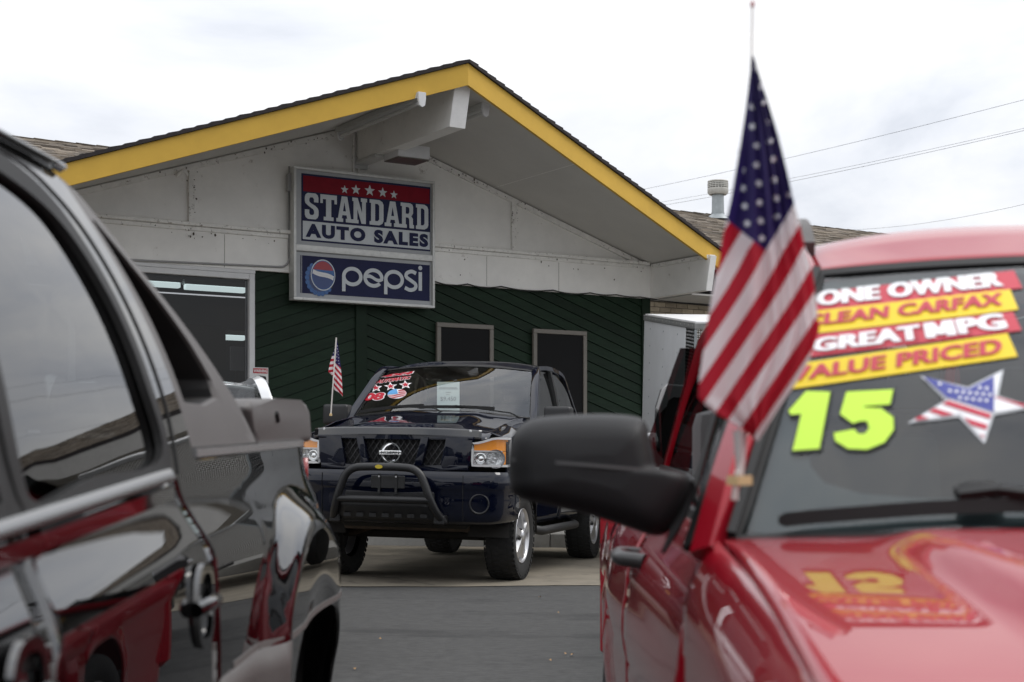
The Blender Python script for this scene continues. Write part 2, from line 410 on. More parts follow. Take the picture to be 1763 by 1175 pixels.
# side wall of white beam at each eave, with cut ends
for sg in (1, -1):
    ov = 1.39
    zt = ZS-PITCH*TC-.004
    prism('eave_beam', [(0.12, ZB0+.005), (.12, zt), (-ov, zt), (-ov+.10, ZB0+.005)], (sg*TC-.002 if sg > 0 else sg*TC-.10, 0, 0), (0, 1, 0), (0, 0, 1), .105, M_white if sg > 0 else M_white, bld, bevel=.006)
    prism('beam_end_cap', [(-ov+.098, ZB0+.0), (-ov-.004, zt-.02), (-ov-.022, zt-.02), (-ov+.080, ZB0+.0)], (sg*TC-.002 if sg > 0 else sg*TC-.10, 0, 0), (0, 1, 0), (0, 0, 1), .105, M_beamw, bld)
    box('beam_top_trim', (sg*TC-.045, sg*TC+.045), (-ov+.04, -.08), (zt-.05, zt+.001), M_trimw, bld)
# roof of the gable: soffit slab, fascia, shingles
roof = None
def zsof(t): return ZS-PITCH*abs(t)
for sg in (1, -1):
    A = [(0, -over(0)+.04), (sg*TE, -over(TE)+.04), (sg*TE, 7), (0, 7)]
    if sg < 0: A = A[::-1]
    v = [(t, s, zsof(t)) for t, s in A]+[(t, s, zsof(t)+.20) for t, s in A]
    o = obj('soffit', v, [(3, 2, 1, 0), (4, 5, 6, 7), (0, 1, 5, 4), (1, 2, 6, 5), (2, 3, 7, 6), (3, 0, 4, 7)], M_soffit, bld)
    # soffit sheet joint
    t = 2.02; obj('sheet_joint', [(sg*(t-.006), -over(t)+.06, zsof(t-.006)-.003), (sg*(t+.006), -over(t)+.06, zsof(t+.006)-.003), (sg*(t+.006), 0, zsof(t+.006)-.003), (sg*(t-.006), 0, zsof(t-.006)-.003)], [(0, 1, 2, 3)], M_trimw, bld)
    # fascia board
    a, b = (0, -over(0)), (sg*(TE+.02), -over(TE+.02)); d = Vector((b[0]-a[0], b[1]-a[1])).normalized(); nn = Vector((d.y, -d.x))*(1 if sg > 0 else -1)
    zb, zt = ZS-.07, ZS+.185
    v = []
    for (t, s) in (a, b):
        for off in (0, -.045):
            q = (t+nn.x*off, s+nn.y*off) if t else (0, s-off)
            for z in (zb, zt): v.append((q[0], q[1], z-PITCH*abs(t)))
    obj('fascia_board', v, [(0, 4, 5, 1), (2, 3, 7, 6), (1, 5, 7, 3), (0, 2, 6, 4), (4, 6, 7, 5), (0, 1, 3, 2)], M_yel, bld)
M_shing = None
def shingle_mat():
    m = bpy.data.materials.new('roof_shingle'); m.use_nodes = True; t = m.node_tree; b = t.nodes['Principled BSDF']; b.inputs['Roughness'].default_value = .9
    at_ = t.nodes.new('ShaderNodeAttribute'); at_.attribute_name = 'shade'
    n1 = t.nodes.new('ShaderNodeTexNoise'); n1.inputs['Scale'].default_value = 60; tcn = t.nodes.new('ShaderNodeTexCoord'); t.links.new(tcn.outputs['Object'], n1.inputs['Vector'])
    r = t.nodes.new('ShaderNodeValToRGB'); r.color_ramp.elements[0].color = (.055, .045, .036, 1); r.color_ramp.elements[1].color = (.27, .225, .175, 1)
    mt = t.nodes.new('ShaderNodeMath'); mt.operation = 'MULTIPLY_ADD'; mt.inputs[1].default_value = .35
    t.links.new(n1.outputs['Fac'], mt.inputs[0]); sub = t.nodes.new('ShaderNodeMath'); sub.operation = 'SUBTRACT'; sub.inputs[1].default_value = .17
    t.links.new(at_.outputs['Fac'], sub.inputs[0]); t.links.new(sub.outputs[0], mt.inputs[2]); t.links.new(mt.outputs[0], r.inputs['Fac']); t.links.new(r.outputs['Color'], b.inputs['Base Color'])
    bp = t.nodes.new('ShaderNodeBump'); bp.inputs['Strength'].default_value = .4; n2 = t.nodes.new('ShaderNodeTexNoise'); n2.inputs['Scale'].default_value = 300
    t.links.new(n2.outputs['Fac'], bp.inputs['Height']); t.links.new(bp.outputs['Normal'], b.inputs['Normal'])
    return m
M_shing = shingle_mat()
M_shdark = mat('shingle_edge', (.028, .023, .023), .9, var=.3, vscale=18)
def shade_obj(name, tabs, parent):
    vs, fs, sh = [], [], []
    for q, th, s in tabs:       # q: 4 corners of the tab top at its base plane, th: raise at lower edge
        n0 = len(vs)
        a, b, c, d = [Vector(p) for p in q]    # a-b lower edge, c-d upper edge
        up = Vector((0, 0, 1))
        vs += [a, b, c, d, a+up*th, b+up*th, c+up*.004, d+up*.004]
        fs += [(n0+4, n0+5, n0+6, n0+7), (n0, n0+1, n0+5, n0+4), (n0+1, n0+2, n0+6, n0+5), (n0+3, n0, n0+4, n0+7)]; sh += [s]*8
    o = obj(name, vs, fs, M_shing, parent); a = o.data.attributes.new('shade', 'FLOAT', 'POINT')
    a.data.foreach_set('value', sh); o['kind'] = 'stuff'; return o
# shingle courses of the gable: long dark strips stepping up the rake
for sg in (1, -1):
    vs, fs = [], []; c = 0; t = TE+.05
    while t > 0:
        t1 = max(0, t-.15); j = random.uniform(0, .006)
        P = [(sg*t, -over(t)-.03-j), (sg*t1, -over(t1)-.03-j), (sg*t1, 6.8), (sg*t, 6.8)]
        zb = [ZS+.19-PITCH*t, ZS+.19-PITCH*t1, ZS+.19-PITCH*t1, ZS+.19-PITCH*t]; zt = [zb[0]+.048+random.uniform(0, .006), zb[1]+.036, zb[2]+.036, zb[3]+.048]
        n0 = len(vs); vs += [(P[i][0], P[i][1], zb[i]) for i in range(4)]+[(P[i][0], P[i][1], zt[i]) for i in range(4)]
        fs += [tuple(n0+k for k in f) for f in ((3, 2, 1, 0), (4, 5, 6, 7), (0, 1, 5, 4), (1, 2, 6, 5), (2, 3, 7, 6), (3, 0, 4, 7))]; t = t1
    o = obj('shingle_courses', vs, fs, M_shdark, bld); o['kind'] = 'stuff'
# main roof behind, ridge along the wall
RS, RZ, PE = 4.0, 5.75, .326
def zmain(s): return RZ-PE*abs(s-RS)
for t0, t1, s0 in ((-15, -TE-.1, -.9), (-TE-.1, TE+.1, .35), (TE+.1, 13.7, -.9)):
    v = [(t0, s0, zmain(s0)), (t1, s0, zmain(s0)), (t1, RS, RZ), (t0, RS, RZ), (t1, 2*RS-s0, zmain(s0)), (t0, 2*RS-s0, zmain(s0))]
    v += [(p[0], p[1], p[2]-.12) for p in v]
    obj('main_roof_deck', v, [(0, 1, 2, 3), (3, 2, 4, 5), (7, 6, 9, 8), (8, 9, 11, 10), (0, 6, 7, 1), (1, 7, 8, 2), (0, 3, 9, 6), (2, 8, 10, 4), (3, 5, 11, 9), (4, 10, 11, 5)], M_shdark, bld)
v = [(13.7, -.9, zmain(-.9)), (13.7, RS, RZ), (13.7, 8.9, zmain(-.9)), (18.5, 8.9, zmain(-.9)), (18.5, -.9, zmain(-.9))]
obj('hip_roof_end', v, [(0, 4, 1), (4, 3, 1), (3, 2, 1), (0, 1, 2), (0, 2, 3, 4)], M_shdark, bld)
def tabs_on(t0, t1, s0):
    tabs = []; ex = .142; n_ = int((RS-s0)*math.hypot(1, PE)/ex); r2 = random.Random(5)
    for k in range(n_+1):
        s = s0+(RS-s0)*k/(n_+1); s2 = s+(RS-s0)/(n_+1)*1.15; x = t0-r2.uniform(0, .25)
        while x < t1:
            wd = r2.uniform(.14, .34); th = r2.choice((.008, .013, .019)); a, b = max(t0, x), min(t1, x+wd-.006)
            if b > a: tabs.append((((a, s-.01, zmain(s)), (b, s-.01, zmain(s)), (b, min(s2, RS), zmain(min(s2, RS))), (a, min(s2, RS), zmain(min(s2, RS)))), th, r2.uniform(.1, .9)))
            x += wd
    return tabs
for _a, _b, _s in ((-12, -TE-.1, -.9), (-TE-.1, -1.0, .6), (2.0, TE+.1, .6), (TE+.1, 13.7, -.9)): shade_obj('shingles', tabs_on(_a, _b, _s), bld)
tabs = []
for k in range(34):
    u0, u1 = k/34, min(1, (k+1.15)/34); s0 = -.9+(4.9)*u0; r2 = random.Random(k)
    t_end = 18.5-4.8*u0; x = 13.7
    while x < t_end:
        wd = r2.uniform(.15, .34); b = min(t_end, x+wd)
        tabs.append((((x, s0, zmain(s0)+.004), (b, s0, zmain(s0)+.004), (b, s0+.16, zmain(s0+.16)+.004), (x, s0+.16, zmain(s0+.16)+.004)), r2.choice((.012, .022)), r2.uniform(.1, .9))); x += wd
shade_obj('shingles', tabs, bld)
tabs = []; x = -12
while x < 13.6:
    tabs.append((((x, RS-.15, RZ-.03), (x, RS+.15, RZ-.03), (x+.3, RS+.15, RZ-.03), (x+.3, RS-.15, RZ-.03)), .014, random.uniform(.1, .7))); x += .3
shade_obj('ridge_caps', tabs, bld)
# body of the building behind
M_brick = mat('tan_brick', (.36, .30, .22), .85, rand=.25, var=.18, vscale=9, bump=.2, bscale=120)
M_mortar = mat('mortar', (.20, .175, .14), .95)
bkw = box('brick_wall', (TC+.005, 17.5), (.06, .3), (.0, 3.53), M_mortar, bld)
brk = None
for r in range(15):
    for c in range(22):
        t = TC+.012+c*.213+(0 if r % 2 else -.106); z = 3.52-(r+1)*.0755
        t0 = max(t, TC+.012)
        if t0 >= t+.19: continue
        o = box('brick', (t0, t+.203), (.046, .07), (z, z+.064), M_brick, bkw)
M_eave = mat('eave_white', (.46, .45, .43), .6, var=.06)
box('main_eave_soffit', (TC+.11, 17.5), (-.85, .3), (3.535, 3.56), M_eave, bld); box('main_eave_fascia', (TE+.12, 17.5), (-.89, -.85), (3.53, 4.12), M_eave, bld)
box('rear_wall', (-15, 17.5), (7.4, 7.6), (0, 3.6), M_mortar, bld); box('end_wall', (17.4, 17.6), (.3, 7.4), (0, 3.6), M_mortar, bld)
# faint sheet joints in the white band, and grime specks where spiders and dust gather along the trims
M_joint = mat('joint_grey', (.34, .33, .31), .8); M_speck = mat('grime', (.06, .045, .032), .9)
for px in (385, 836, 960): t = bw(px, 450)[0]; box('sheet_joint', (t-.004, t+.004), (-.0325, -.029), (ZB0+.01, ZB1-.07), M_joint, bld)
vs, fs = [], []; rg = random.Random(3)
def speck(t, s, z, r):
    n0 = len(vs); k = rg.randint(5, 7); st = rg.uniform(.6, 1.8)
    for i in range(k): a = 2*PI*i/k+rg.uniform(-.3, .3); q = r*rg.uniform(.5, 1); vs.append((t+q*math.cos(a), s, z+q*st*math.sin(a)))
    fs.append(tuple(range(n0, n0+k)))
for _ in range(55):
    t = rg.uniform(-4.6, 4.6); t = t if rg.random() < .6 else rg.choice((bw(329, 330)[0], bw(884, 360)[0], 4.5, 1.4, .8))+rg.gauss(0, .18)
    if abs(t) < 4.65: speck(t, -.0545 if rg.random() < .5 else -.0315, ZB1-rg.choice((.03, .05, .085, .10, .14))+rg.gauss(0, .01) if rg.random() < .9 else rg.uniform(ZB0+.05, ZB1-.1), rg.uniform(.006, .017))
for _ in range(50):
    t = abs(rg.gauss(1.5, .9))*rg.choice((1, 1, -1)); t = max(-4.3, min(4.3, t)); speck(t, -.0335, ZS-PITCH*abs(t)-rg.uniform(.02, .10), rg.uniform(.006, .018))
for px, py in ((329, 330), (884, 360)):
    t = bw(px, py)[0]
    for _ in range(13): speck(t+rg.choice((-.045, .045, .03))+rg.gauss(0, .012), -.0335, rg.uniform(ZB1+.06, ZS-PITCH*abs(t)-.1), rg.uniform(.005, .014))
o = obj('grime_specks', vs, fs, M_speck, bld); o['kind'] = 'stuff'
# store window at left: frame, glass, room with lit tubes
tw1 = -1.545; tw0 = -6.0; zw0, zw1 = .55, 3.50
box('window_sill_wall', (tw0, tw1), (.02, .12), (.1, zw0), M_green, bld)
fr = box('window_frame', (tw1-.075, tw1), (-.03, .12), (zw0, zw1), M_alu, bld, bevel=.006)
box('frame_head', (tw0, tw1-.076), (-.03, .12), (zw1-.075, zw1), M_alu, fr, bevel=.006); box('frame_head', (tw0, tw1), (-.035, .12), (zw1+.001, ZB0-.002), M_alu, fr)
box('frame_foot', (tw0, tw1-.076), (-.03, .12), (zw0, zw0+.075), M_alu, fr, bevel=.006); box('mullion', (-3.9, -3.82), (-.03, .12), (zw0+.076, zw1-.076), M_alu, fr, bevel=.006)
M_sg = glass_mat('shop_glass', (.42, .43, .45), 1.0, 1.4)
obj('window_pane', [(tw0, .03, zw0+.075), (tw1-.076, .03, zw0+.075), (tw1-.076, .03, zw1-.075), (tw0, .03, zw1-.075)], [(0, 1, 2, 3)], M_sg, fr)
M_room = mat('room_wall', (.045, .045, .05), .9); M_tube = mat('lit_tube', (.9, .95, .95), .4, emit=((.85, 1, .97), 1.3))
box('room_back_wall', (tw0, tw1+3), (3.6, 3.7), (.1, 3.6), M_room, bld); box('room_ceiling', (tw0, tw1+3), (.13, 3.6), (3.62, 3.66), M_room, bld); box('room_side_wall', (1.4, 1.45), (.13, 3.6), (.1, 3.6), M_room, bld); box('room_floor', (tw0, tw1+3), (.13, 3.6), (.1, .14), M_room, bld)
lt = []
def ceil_lamp(px0, py0, px1, py1, s, label):
    a, za = bw(px0, py0, s); b, zb = bw(px1, py1, s); z = (za+zb)/2
    L_ = thing('tube_lamp', label, 'lamp', B0+BU*((a+b)/2)+BV*s+Vector((0, 0, z)), (0, 0, BA)); h = (b-a)/2
    box('lit_tube', (-h, h), (-.05, .05), (-.035, .035), M_tube, L_, bevel=.01); box('housing', (-h-.02, h+.02), (-.06, .06), (.036, .10), M_alu, L_)
ceil_lamp(318, 495, 421, 500, 1.6, 'lit fluorescent tube just under the top of the store window'); ceil_lamp(225, 487, 309, 492, 1.6, 'lit fluorescent tube behind the window next to the black truck roof'); ceil_lamp(300, 577, 420, 583, 2.9, 'lower lit fluorescent tube seen inside the store window')
M_poster = mat('poster_yellow', (.55, .38, .05), .6, var=.5, vscale=9); M_shelf = mat('shelf_dark', (.02, .016, .014), .7)
a, z1 = bw(330, 556, 2.2); b, z0 = bw(398, 556, 2.2)
cab = thing('display_cabinet', 'dark display cabinet with yellow goods inside the store window', 'cabinet', B0+BU*((a+b)/2)+BV*2.4, (0, 0, BA)); h = (b-a)/2
box('cabinet_case', (-h, h), (0, .5), (.14, z1), M_shelf, cab, bevel=.01)
for k in range(4): box('goods', (-h+.06+k*.16, -h+.19+k*.16), (-.03, -.002), (.9, 1.75+.1*(k % 2)), M_poster, cab)
t0_, z = bw(397, 640, 1.2); t1_, _ = bw(421, 640, 1.2)
pp = thing('notice_board', 'pale grey board standing behind the store window edge', 'board', B0+BU*((t0_+t1_)/2)+BV*1.2, (0, 0, BA)); h = (t1_-t0_)/2
box('panel', (-h, h), (0, .03), (bw(410, 636, 1.2)[1]-.02, bw(410, 597, 1.2)[1]), mat('board_grey', (.35, .35, .36), .7), pp, bevel=.004); box('stand', (-.02, .02), (.032, .06), (.14, bw(410, 636, 1.2)[1]), M_shelf, pp)
# two screened windows
for (p0, p1, py) in ((752, 849.5, 555), (918, 1010, 566)):
    t0, z = bw(p0, py, -.04); t1, _ = bw(p1, py, -.04); z0 = 1.05; wd = .062
    f = box('window_screen', (t0+wd, t1-wd), (-.035, -.005), (z0+wd, z-wd), M_scr, bld)
    for x, zz in (((t0, t1), (z-wd, z)), ((t0, t1), (z0, z0+wd)), ((t0, t0+wd), (z0+wd+.001, z-wd-.001)), ((t1-wd, t1), (z0+wd+.001, z-wd-.001))):
        box('screen_frame', x, (-.055, -.004), zz, M_taupe, f, bevel=.005)
# cable sagging along the foot of the white band
pts = []
ks = [750, 806, 864, 953, 1017, 1062, 1111]
for a, b in zip(ks, ks[1:]):
    for k in range(6):
        px = a+(b-a)*k/6; t, _ = bw(px, 490, -.06); pts.append((t, -.045, ZB0+.02-.035*math.sin(PI*k/6)*(1 if b-a > 50 else .5)))
pts.append((TC-.05, -.045, ZB0+.0)); pts.append((TC+.5, .03, ZB0-.02)); pts.append((TC+2.5, .035, ZB0-.07)); pts.append((TC+4, .035, ZB0-.03))
tag(tube('sagging_cable', [B0+BU*p[0]+BV*p[1]+Vector((0, 0, p[2])) for p in pts], .009, M_cable, n=5), 'thin black cable sagging along the foot of the white band', 'cable')
# conduit on the left
c0 = bw(248, 449, -.05); c1 = bw(483, 461.5, -.05); c2 = bw(497.5, 445, -.05); c3 = bw(499.5, 330, -.05)
pts = [(c0[0]-1, -.05, c0[1]), (c0[0], -.05, c0[1]), (c1[0], -.05, c1[1]+.012)]
for k in range(1, 7):
    a = PI/2*k/6; pts.append((c1[0]+(c2[0]-c1[0])*math.sin(a), -.05, c1[1]+.012+(c2[0]-c1[0])*(1-math.cos(a))))
pts += [(c2[0], -.05, c3[1])]
con = tag(tube('electrical_conduit', [B0+BU*p[0]+BV*p[1]+Vector((0, 0, p[2])) for p in pts], .013, M_pipe, n=8), 'thin grey conduit bending up beside the sign', 'conduit')
jb = thing('junction_box', 'small grey electrical box at the upper left corner of the sign', 'electrical box', B0+BU*c2[0]+BV*-.05+Vector((0, 0, c3[1])), (0, 0, BA))
box('box_body', (-.03, .04), (-.05, .03), (.0, .22), M_pipe, jb, bevel=.006); box('box_lid', (-.035, .045), (-.056, -.0505), (.0, .22), M_pipe, jb, bevel=.002); tube('conduit_stub', [(0.005, 0, .221), (.005, 0, .32)], .013, M_pipe, jb)

# ------------------------------------------------------------------ under the gable
M_tubew = mat('tube_white', (.50, .50, .48), .4); M_lens = mat('lamp_lens', (.07, .04, .035), .3)
prism('ridge_beam', [(.1, ZS-.52), (.1, ZS-.01), (-2.60, ZS-.01), (-2.46, ZS-.52)], (-.105, 0, 0), (0, 1, 0), (0, 0, 1), .21, M_white, bld, bevel=.005)
prism('beam_end_cap', [(-2.462, ZS-.522), (-2.603, ZS-.01), (-2.62, ZS-.01), (-2.479, ZS-.522)], (-.106, 0, 0), (0, 1, 0), (0, 0, 1), .212, M_beamw, bld)
def B(t, s, z): return B0+BU*t+BV*s+Vector((0, 0, z))
for t, o0, o1, z, lab in ((-.55, .40, 2.58, 5.30, 'white fluorescent strip light under the left soffit'), (.47, .15, 2.32, 5.36, 'white fluorescent strip light right of the ridge beam')):
    f = thing('strip_light', lab, 'light', B(t, -o0, z), (0, 0, BA)); ln = o1-o0
    prism('housing', [(-.06, .03), (.06, .03), (.045, .10), (-.045, .10)], (0, -ln, 0), (1, 0, 0), (0, 0, 1), -ln, M_tubew, f)
    tube('fluorescent_tube', [(0, -.05, -.015), (0, -ln+.04, -.015)], .024, M_tubew, f, n=12, up=(1, 0, 0))
    for y in (-.03, -ln-.005): prism('end_bracket', [(-.05, .10), (-.05, .02), (-.036, -.055), (0, -.075), (.036, -.055), (.05, .02), (.05, .10)], (0, y, 0), (1, 0, 0), (0, 0, 1), .035, M_alu, f, bevel=.004)
    box('hanger', (-.02, .02), (-ln*.5-.03, -ln*.5+.03), (.101, ZS-PITCH*abs(t)-z), M_tubew, f)
fl = thing('floodlight', 'white box floodlight with dark lens above the sign', 'light', B(0, 0, 4.985), (0, 0, BA))
box('lamp_housing', (-.01, .45), (-1.0, -.60), (.012, .175), M_alu, fl, bevel=.012, seg=2); box('lens', (.012, .43), (-.98, -.62), (-.004, .0115), M_lens, fl); box('lens_rim', (-.006, .446), (-.996, -.604), (.0, .011), M_taupe, fl)
box('support_arm', (-.135, .03), (-.599, -.03), (.05, .10), M_tubew, fl, bevel=.006); box('wall_plate', (-.15, .05), (-.03, .0), (.0, .15), M_tubew, fl, bevel=.006)
# small white camera stub left
q = bw(315, 297, -.1); sf = thing('wall_fitting', 'tiny white fitting on the left gable panel', 'fitting', B(q[0], -.03, q[1]), (0, 0, BA))
tube('bent_pipe', crom([(-.03, .05, -.03), (-.03, -.05, 0), (.0, -.09, .02), (.04, -.09, -.01), (.05, -.09, -.04)], 4), .018, M_beamw, sf)

# ------------------------------------------------------------------ sign
SS = -.17
t0, zt = bw(505, 286.2, SS); t1, zt2 = bw(747.8, 312.4, SS); _, zb = bw(504, 515.5, SS); _, zb2 = bw(746.5, 531.7, SS)
SW = t1-t0; zt = (zt+zt2)/2; zb = (zb+zb2)/2; SH = zt-zb
sgn = thing('shop_sign', 'navy, red and white lightbox sign hung on the gable wall', 'sign', B(t0, SS, zb), (0, 0, BA))
M_frame = mat('sign_frame', (.55, .55, .53), .4, metal=.25, var=.10, vscale=14, stain=((.18, .16, .14), .62, .7), sscale=12)
M_face = mat('sign_face_grey', (.34, .35, .36), .4, var=.05); M_navy = mat('sign_navy', (.016, .019, .060), .5, spec=.15, var=.08, vscale=8); M_sred = mat('sign_red', (.19, .004, .014), .5, spec=.15, var=.12, vscale=9)
M_let = mat('sign_letter_white', (.50, .53, .55), .4, var=.05, vscale=9); M_capb = mat('cap_blue', (.03, .085, .22), .25, metal=.3); M_capd = mat('cap_dark_blue', (.012, .03, .11), .3); M_capr = mat('cap_red', (.30, .015, .025), .3)
def S(u, v, y=0.0): return (u*SW, y, (1-v)*SH)
box('sign_case', (0.01, SW-.01), (.045, .15), (.01, SH-.01), M_frame, sgn)
fw = .035
for x, z in (((0, SW), (SH-fw, SH)), ((0, SW), (0, fw)), ((0, fw), (fw+.001, SH-fw-.001)), ((SW-fw, SW), (fw+.001, SH-fw-.001)), ((fw+.001, SW-fw-.001), ((1-.632)*SH, (1-.585)*SH))):
    box('frame_bar', x, (-.02, .14) if x[0] != fw+.001 else (-.018, .05), z, M_frame, sgn, bevel=.006, seg=2)
box('sign_panel', (fw, SW-fw), (.022, .044), ((1-.585)*SH+.001, SH-fw), M_face, sgn); box('sign_panel', (fw, SW-fw), (.022, .044), (fw, (1-.632)*SH-.001), M_face, sgn)
def srect(name, u0, u1, v0, v1, y, m): return obj(name, [S(u0, v1, y), S(u1, v1, y), S(u1, v0, y), S(u0, v0, y)], [(0, 1, 2, 3)], m, sgn)
srect('navy_panel_print', .058, .975, .046, .553, .018, M_navy); srect('red_band_print', .07, .968, .062, .180, .015, M_sred); srect('white_box_print', .067, .970, .402, .540, .015, M_let)
for u, R in ((.354, .028), (.433, .034), (.531, .038), (.624, .034), (.705, .028)):
    R *= SW; c = Vector(S(u, .125+(.012 if R < .07 else (.0 if R > .077 else .004)), .011)); obj('star_print', [(c.x+p[0], .011, c.z+p[1]) for p in star_pts(R=R, r=.42)], [tuple(range(10))], M_let, sgn)
LET = {
 'T': [[(0,1),(1,1),(1,.66),(.85,.66),(.85,.82),(.66,.82),(.66,.14),(.8,.14),(.8,0),(.2,0),(.2,.14),(.34,.14),(.34,.82),(.15,.82),(.15,.66),(0,.66)]],
 'A': [[(.33,1),(.67,1),(.90,.14),(1,.14),(1,0),(.58,0),(.58,.14),(.665,.14),(.63,.27),(.37,.27),(.335,.14),(.42,.14),(.42,0),(0,0),(0,.14),(.10,.14)], [(.41,.42),(.59,.42),(.5,.78)]],
 'N': [[(0,1),(.36,1),(.66,.42),(.66,.86),(.58,.86),(.58,1),(1,1),(1,.86),(.92,.86),(.92,0),(.62,0),(.34,.56),(.34,.14),(.42,.14),(.42,0),(0,0),(0,.14),(.08,.14),(.08,.86),(0,.86)]],
 'D': [[(0,1),(.66,1),(.88,.93),(.96,.82),(.96,.18),(.88,.07),(.66,0),(0,0),(0,.14),(.1,.14),(.1,.86),(0,.86)], [(.38,.84),(.56,.84),(.66,.77),(.66,.23),(.56,.16),(.38,.16)]],
 'R': [[(0,1),(.7,1),(.88,.95),(.93,.86),(.93,.60),(.80,.48),(.92,.38),(.92,.14),(1,.14),(1,0),(.66,0),(.64,.36),(.56,.42),(.38,.42),(.38,.14),(.46,.14),(.46,0),(0,0),(0,.14),(.1,.14),(.1,.86),(0,.86)], [(.38,.84),(.58,.84),(.65,.79),(.65,.64),(.58,.57),(.38,.57)]],
 'S': [[(.95,.66),(.65,.66),(.65,.78),(.57,.84),(.42,.84),(.34,.78),(.34,.68),(.42,.62),(.75,.52),(.92,.42),(.96,.34),(.96,.17),(.90,.07),(.76,0),(.24,0),(.1,.06),(.04,.16),(.04,.36),(.34,.36),(.34,.22),(.42,.16),(.58,.16),(.66,.22),(.66,.33),(.58,.39),(.24,.52),(.08,.60),(.04,.68),(.04,.84),(.1,.94),(.24,1),(.76,1),(.9,.94),(.95,.84)]]}
uu = [(.076, .178), (.186, .300), (.296, .410), (.408, .512), (.530, .634), (.638, .754), (.754, .852), (.866, .962)]
for ch, (a, b) in zip('STANDARD', uu):
    put_print('letter_print', loops_shape(LET[ch]), lambda u, v, a=a, b=b: S(a+(b-a)*u, .385-.195*v, .012), M_let, sgn, box_=(0, 1, 0, 1))
put_print('letter_print', text_shape('AUTO SALES', .062, 0, 1.25), lambda u, v: S(.085+.872*u, .523-.104*v, .011), M_navy, sgn)
srect('navy_panel_print', .052, .970, .662, .945, .018, M_navy)
def ring(cx, cy, rx, ry, w, a0=0, a1=360, n=40):
    o_ = [(cx+rx*math.cos(math.radians(a0+(a1-a0)*i/n)), cy+ry*math.sin(math.radians(a0+(a1-a0)*i/n))) for i in range(n+1)]
    i_ = [(cx+(rx-w)*math.cos(math.radians(a0+(a1-a0)*i/n)), cy+(ry-w)*math.sin(math.radians(a0+(a1-a0)*i/n))) for i in range(n+1)]
    return o_, i_
def flat(name, loops, y, m):
    vs_, fs_ = loops_shape(loops); return obj(name, [(a, y, b) for a, b in vs_], fs_, m, sgn)
RX, RY, WD = .072*SW, .0745*SH, .024*SW
def zc(v): return (1-v)*SH
def bowl(u, y):
    o_, i_ = ring(u*SW, zc(.795), RX, RY, WD); flat('letter_print', [o_[:-1], i_[:-1]], y, M_let)
def bar(u0, u1, v0, v1, y): srect('letter_print', u0, u1, v0, v1, y, M_let)
bowl(.408, .012); bar(.336, .360, .795, .912, .0115)
o_, i_ = ring(.558*SW, zc(.795), RX, RY, WD, 0, 318); flat('letter_print', [o_+i_[::-1]], .012, M_let)
w_ = [(.558*SW-RX*.9+2*RX*.93*k/12, zc(.797)+.012*SW*math.sin(k/12*2*PI)) for k in range(13)]; flat('letter_print', [[(a, b+.011*SW) for a, b in w_]+[(a, b-.011*SW) for a, b in w_[::-1]]], .0115, M_let)
bowl(.706, .012); bar(.634, .658, .795, .914, .0115)
pth = crom([(.867, .735), (.835, .722), (.800, .738), (.796, .768), (.832, .795), (.864, .822), (.858, .855), (.822, .868), (.785, .852)], 5)
q = [Vector((p.x*SW, zc(p.y))) for p in [Vector((a[0], a[1])) for a in pth]]; Lp, Rp = [], []
for i, p in enumerate(q):
    tt = (q[min(i+1, len(q)-1)]-q[max(i-1, 0)]).normalized(); nn = Vector((-tt.y, tt.x))*WD*.5; Lp.append(tuple(p+nn)); Rp.append(tuple(p-nn))
flat('letter_print', [Lp+Rp[::-1]], .012, M_let)
bar(.886, .911, .722, .868, .012); o_, i_ = ring(.8985*SW, zc(.690), .0145*SW, .0145*SW, .005); flat('letter_print', [o_[:-1]], .012, M_let)
# bottle cap emblem
cu_, cv_ = .205*SW, zc(.80); CR = .098*SW
teeth = []
for i in range(42):
    a = 2*PI*i/42; r = CR*(1.05 if i % 2 else .95); teeth.append((cu_-.022*SW+r*math.cos(a)*.92, cv_-.022*SW+r*math.sin(a)*1.02))
lathe_sh = flat('emblem_cap_shadow', [[(a+.012, b-.016) for a, b in teeth]], .0155, mat('emblem_shadow', (.008, .010, .03), .6)); flat('emblem_cap_rim', [teeth], .0145, M_capd)
for i in range(21):
    a = 2*PI*(i+.5)/21
    if math.cos(a-PI*1.22) > -.25:
        c = (cu_-.022*SW+CR*.97*math.cos(a)*.92, cv_-.022*SW+CR*.97*math.sin(a)*1.02); flat('emblem_flute', [[(c[0]+.016*SW*math.cos(t), c[1]+.016*SW*math.sin(t)) for t in [k*PI/4 for k in range(8)]]], .0138, M_capb)
def ell(k, n=36, ox=0, oy=0): return [(cu_+ox+CR*.86*k*math.cos(2*PI*i/n), cv_+oy+CR*1.0*k*math.sin(2*PI*i/n)) for i in range(n)]
flat('emblem_disc', [ell(1.0)], .013, M_let); flat('emblem_disc', [ell(.93)], .0122, M_capb); 
wv = lambda x, off: off+.02*SW*math.sin((x-cu_)/CR*2.2)-(x-cu_)*.55
def part_of(k, lo, hi):
    pts = []; n = 30; X = [cu_-CR*.86*k*.999+2*CR*.86*k*.999*i/n for i in range(n+1)]
    top = []; bot = []
    for x in X:
        e_ = CR*k*math.sqrt(max(0, 1-((x-cu_)/(CR*.86*k))**2)); a = max(-e_, min(e_, wv(x, lo))) if lo is not None else -e_; b = max(-e_, min(e_, wv(x, hi))) if hi is not None else e_
        top.append((x, cv_+b)); bot.append((x, cv_+a))
    return [top+bot[::-1]]
flat('emblem_wave', part_of(.88, -.012*SW, .016*SW), .0112, mat('emblem_white', (.62, .62, .62), .3)); flat('emblem_field', part_of(.88, .017*SW, None), .0114, M_capr); flat('emblem_field', part_of(.88, None, -.013*SW), .0116, mat('emblem_blue', (.02, .05, .17), .3))
srect('face_glint_line', .058, .062, .66, .945, .0172, M_face)

